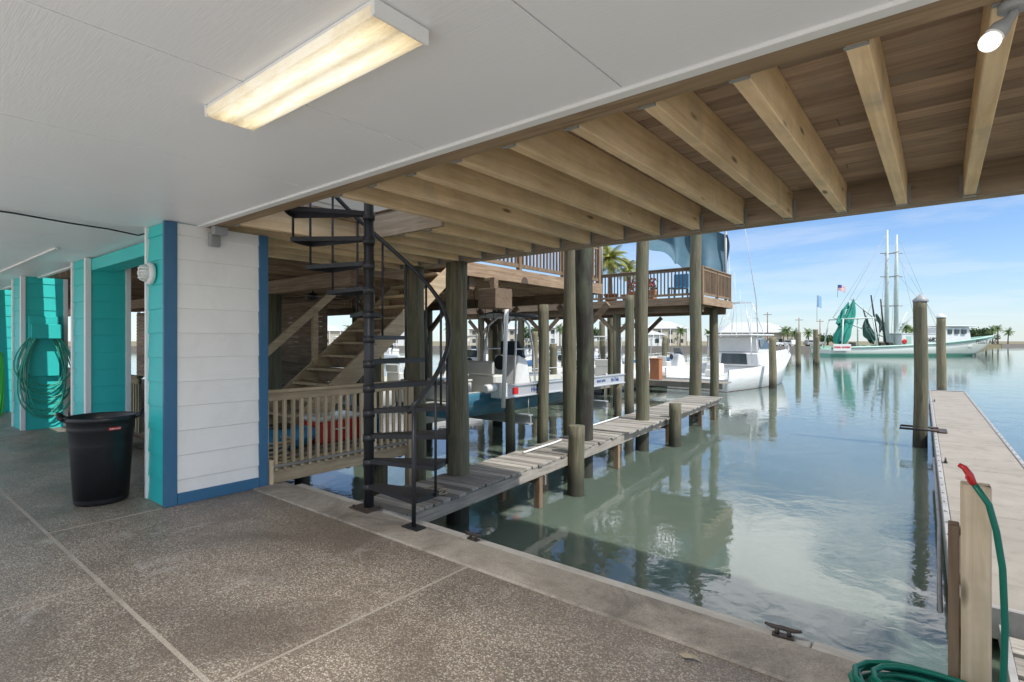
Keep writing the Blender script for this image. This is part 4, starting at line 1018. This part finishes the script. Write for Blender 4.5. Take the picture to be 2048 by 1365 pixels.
def palm(loc,h,cr,label,name='palm_tree',leaf='leafp',nf=22,pot=False,n_leaf=12):
    r_=root(name,loc,label,'palm tree',random.uniform(0,6))
    b=MB(); lx=random.uniform(-.06,.06)*h
    b.tube([(lx*(t*t),0,h*t) for t in [0,.2,.4,.6,.8,1]],[cr*.10,cr*.085,cr*.08,cr*.075,cr*.08,cr*.06],10); b.obj('trunk','bark',r_)
    b=MB()
    for k in range(nf):
        az=k*2.399; el=math.radians(75-115*(k/nf)**1.0+random.uniform(-8,8)); l=cr*random.uniform(.8,1.1)
        P=[];d=Vector((math.cos(az)*math.cos(el),math.sin(az)*math.cos(el),math.sin(el))); p=Vector((lx,0,h))
        for j in range(n_leaf+1):
            P.append(p.copy()); p=p+d*l/n_leaf; d=(d+Vector((0,0,-1))*(1.6/n_leaf)).normalized()
        side=Vector((-math.sin(az),math.cos(az),0))
        for j in range(1,n_leaf+1):
            t=j/n_leaf; ll=l*.42*math.sin(math.pi*(.15+.8*t))+.02; dd=(P[j]-P[j-1]).normalized()
            for s_ in (-1,1):
                for hh in (0,.5):
                    q0=P[j-1].lerp(P[j],hh); q1=q0+dd*l*.45/n_leaf
                    tip=q0+(side*s_*.8+dd*.7+Vector((0,0,-.35))).normalized()*ll
                    b._f([b.bm.verts.new(x) for x in (q0,q1,tip)],0,random.random())
        b.tube(P[:-1],[cr*.012]*(len(P)-1),4)
    b.obj('crown',leaf,r_,fix=False)
    if pot:
        b=MB(); b.lathe([(.2,0),(.28,.38),(.31,.38),(.31,.44),(.27,.44),(.25,.3)],18); b.obj('pot','orange',r_)
    return r_
palm((-10.65,19.9,3.0),1.9,.95,'potted palm with yellow green fronds on the far balcony',leaf='leafy',nf=34,pot=True,n_leaf=12)
palm((-10.2,20.6,3.0),1.5,.7,'potted palm with yellow green fronds on the far balcony',leaf='leafy',nf=24,pot=True)
for d,u,h,cr in ((142,1576,4.2,2.0),(146,1590,3.6,1.9),(143,1617,3.6,2.0),(148,1567,4.4,1.8),(150,1812,5.0,2.4),(155,1822,4.4,2.1),(150,1840,4.5,2.2),(230,1985,6,2.8),(238,1996,7,2.8),(240,2016,5.5,2.8),(150,1360,4.4,2.2),(152,1255,5.4,2.2),(155,1416,3.8,1.8),(150,1120,5,2.2),(148,900,5,2.4),(150,700,5,2.4)):
    palm(S(d,(u-1024)/1074*d,.0),h,cr,'palm tree on the far shore',nf=18,n_leaf=7)
def tree(loc,h,w,label):
    r_=root('tree',loc,label,'tree',0)
    b=MB(); b.tube([(0,0,0),(.1,0,h*.3),(0,.1,h*.5)],[.35,.28,.2],8)
    for k in range(6):
        a=k*1.05; b.tube([(.05,0,h*.35),(math.cos(a)*w*.25,math.sin(a)*w*.25,h*.6),(math.cos(a)*w*.4,math.sin(a)*w*.4,h*.75)],[.16,.1,.04],6)
    b.obj('trunk','bark',r_)
    b=MB(); cl=[(Vector((random.uniform(-.42,.42)*w,random.uniform(-.42,.42)*w,h*random.uniform(.45,.92))),random.uniform(.10,.2)*w) for _ in range(22)]
    for c_,r0 in cl:
        for _ in range(70):
            v=Vector((random.gauss(0,1),random.gauss(0,1),random.gauss(0,.7))).normalized()*r0*random.uniform(.5,1.1)
            p=c_+v; s_=w*.028; q=Euler((random.uniform(0,3),random.uniform(0,3),random.uniform(0,3))).to_matrix(); rv=random.random()
            b._f([b.bm.verts.new(p+q@Vector(x)*s_) for x in ((-1,-.6,0),(1,-.6,0),(.8,.7,.2),(-.8,.7,-.2))],0,rv)
    b.obj('crown','leafd',r_,fix=False)
for d,u,h,w in ((240,1950,7,11),(245,1925,6,10),(250,1972,5.5,9),(180,1330,5,9),(190,1180,6,10),(200,1080,6,12),(185,980,5,10),(190,760,6,12),(200,600,6,12),(190,1655,3.5,7),(230,1900,5,10)):
    tree(S(d,(u-1024)/1074*d,0),h,w,'dark green leafy tree on the far shore')
for u,d,h in ((1535,140,9),(1598,150,8),(1640,160,8)):
    r_=root('utility_pole',S(d,(u-1024)/1074*d,0),'wooden utility pole on the far shore','utility pole')
    b=MB(); b.cyl((0,0,0),(0,0,h),.16,.11,8); b.obj('pole','brownz',r_)
    b=MB(); b.box(-1,1,-.06,.06,h-.7,h-.55); b.obj('crossarm','brownx',r_,rotz=.5)
b=MB(); A=Vector((-10.0,18.6,6.6));Bc=Vector((-6.45,21.0,5.6));C=Vector((-6.3,21.1,4.05));Dp=Vector((-9.0,18.4,5.6))
def tp(u,v):
    p=(A.lerp(Bc,u)).lerp(Dp.lerp(C,u),v)
    return p+Vector((.14*math.sin(u*14+v*3),.25*math.sin(math.pi*v)+.14*math.sin(u*22),-.5*math.sin(math.pi*u)*(.3+.7*v)+.08*math.sin(u*30+v*5)))
b.grid(tp,40,14)
rt_=root('shade_tarp',(-8,19.8,3.0),'blue canvas shade tarp draped over the far balcony','tarp')
b.obj('tarp_cloth','tarp',rt_,world=True,fix=False)
for q in ((-6.40,21.05,5.75),(-10.3,18.5,6.7)):
    b=MB(); b.cyl((q[0],q[1],3),q,.05,n=8); b.obj('pole','galv',rt_,world=True)
fp=root('flower_planter',(-8.6,18.5,3.0),'planter with pink and red flowers on the balcony','planter')
b=MB(); b.box(-.5,.5,-.15,.15,0,.35); b.obj('planter_box','orange',fp,bevel=.02)
b=MB()
for _ in range(160):
    p=Vector((random.uniform(-.55,.55),random.uniform(-.2,.2),.35+random.uniform(0,.45))); q=Euler((random.uniform(0,3),random.uniform(0,3),0)).to_matrix()
    b._f([b.bm.verts.new(p+q@Vector(x)*.04) for x in ((-1,-1,0),(1,-1,0),(1,1,0),(-1,1,0))],0 if random.random()<.45 else 1,random.random())
b.obj('flowers',['flower','leafp'],fp,fix=False)
ch=root('patio_chair',(-7.4,18.9,3.0),'blue plastic patio chair on the far balcony','chair')
b=MB(); b.box(-.28,.28,-.28,.28,.38,.43); b.obj('seat','bluep',ch,bevel=.02)
b=MB(); b.box(-.28,.28,.25,.31,.43,.95); b.obj('backrest','bluep',ch,bevel=.02)
for x in (-.25,.25):
    for y in (-.25,.25):
        b=MB(); b.box(x-.025,x+.025,y-.025,y+.025,0,.38); b.obj('leg','bluep',ch)

# ---------------------------------------------------------------- light, sky, camera
w=bpy.data.worlds.new('World'); scene.world=w; w.use_nodes=True; nt=w.node_tree
bg=nt.nodes['Background']; sky=nt.nodes.new('ShaderNodeTexSky'); sky.sky_type='NISHITA'; sky.sun_disc=False
EL=math.radians(52); SD=Vector((.95,-.04,0)).normalized()
sky.sun_elevation=EL; sky.sun_rotation=math.atan2(SD.x,SD.y); sky.air_density=1.0; sky.dust_density=.2; sky.ozone_density=3.5
tc=nt.nodes.new('ShaderNodeTexCoord'); sx=nt.nodes.new('ShaderNodeSeparateXYZ'); L(nt,tc.outputs['Generated'],sx.inputs[0])
zc=math_(nt,'ADD',math_(nt,'MAXIMUM',sx.outputs[2],0.0),.12)
cx=nt.nodes.new('ShaderNodeCombineXYZ'); L(nt,math_(nt,'DIVIDE',sx.outputs[0],zc),cx.inputs[0]); L(nt,math_(nt,'DIVIDE',sx.outputs[1],zc),cx.inputs[1])
mp=nt.nodes.new('ShaderNodeMapping'); mp.inputs['Scale'].default_value=(.75,1.05,1); mp.inputs['Location'].default_value=(3.1,1.2,0); L(nt,cx.outputs[0],mp.inputs[0])
n1=noi(nt,mp.outputs[0],1.3,8,.58,.25)
cf_=ramp(nt,n1,[(.45,g(0)),(.57,g(.85)),(.8,g(1))])
hi=ramp(nt,sx.outputs[2],[(.0,g(.22)),(.22,g(.25)),(.30,g(1))])
cf_=math_(nt,'MULTIPLY',cf_,hi)
skyc=mix(nt,1.0,sky.outputs[0],ramp(nt,sx.outputs[2],[(.0,(.86,.98,1.12)),(.15,(.80,.95,1.15)),(.5,(.95,1,1.05))]),'MULTIPLY')
skyc=mix(nt,ramp(nt,sx.outputs[2],[(0,g(.5)),(.10,g(.15)),(.22,g(0))]),skyc,(5.3,5.9,6.4))
col=mix(nt,cf_,skyc,mix(nt,ramp(nt,sx.outputs[2],[(.2,g(0)),(.32,g(1))]),(6.4,6.7,7.0),(13.5,13.6,14.0)))
L(nt,col,bg.inputs[0]); bg.inputs[1].default_value=.15
sl=bpy.data.lights.new('sun','SUN'); sl.energy=4.5; sl.angle=math.radians(.5); sl.color=(1,.965,.91)
so=bpy.data.objects.new('sun',sl); COL.objects.link(so)
sdir=Vector((SD.x*math.cos(EL),SD.y*math.cos(EL),math.sin(EL))); so.rotation_euler=sdir.to_track_quat('Z','Y').to_euler(); so.location=(20,-10,30)
cam=bpy.data.cameras.new('camera'); cam.lens=36*1074/2048; cam.sensor_width=36; cam.clip_start=.05; cam.clip_end=6000
co_=bpy.data.objects.new('camera',cam); COL.objects.link(co_); co_.location=(0,0,1.5); co_.rotation_euler=(math.pi/2,0,YAW)
scene.camera=co_
scene.view_settings.view_transform='Standard'; scene.view_settings.look='None'; scene.view_settings.exposure=0
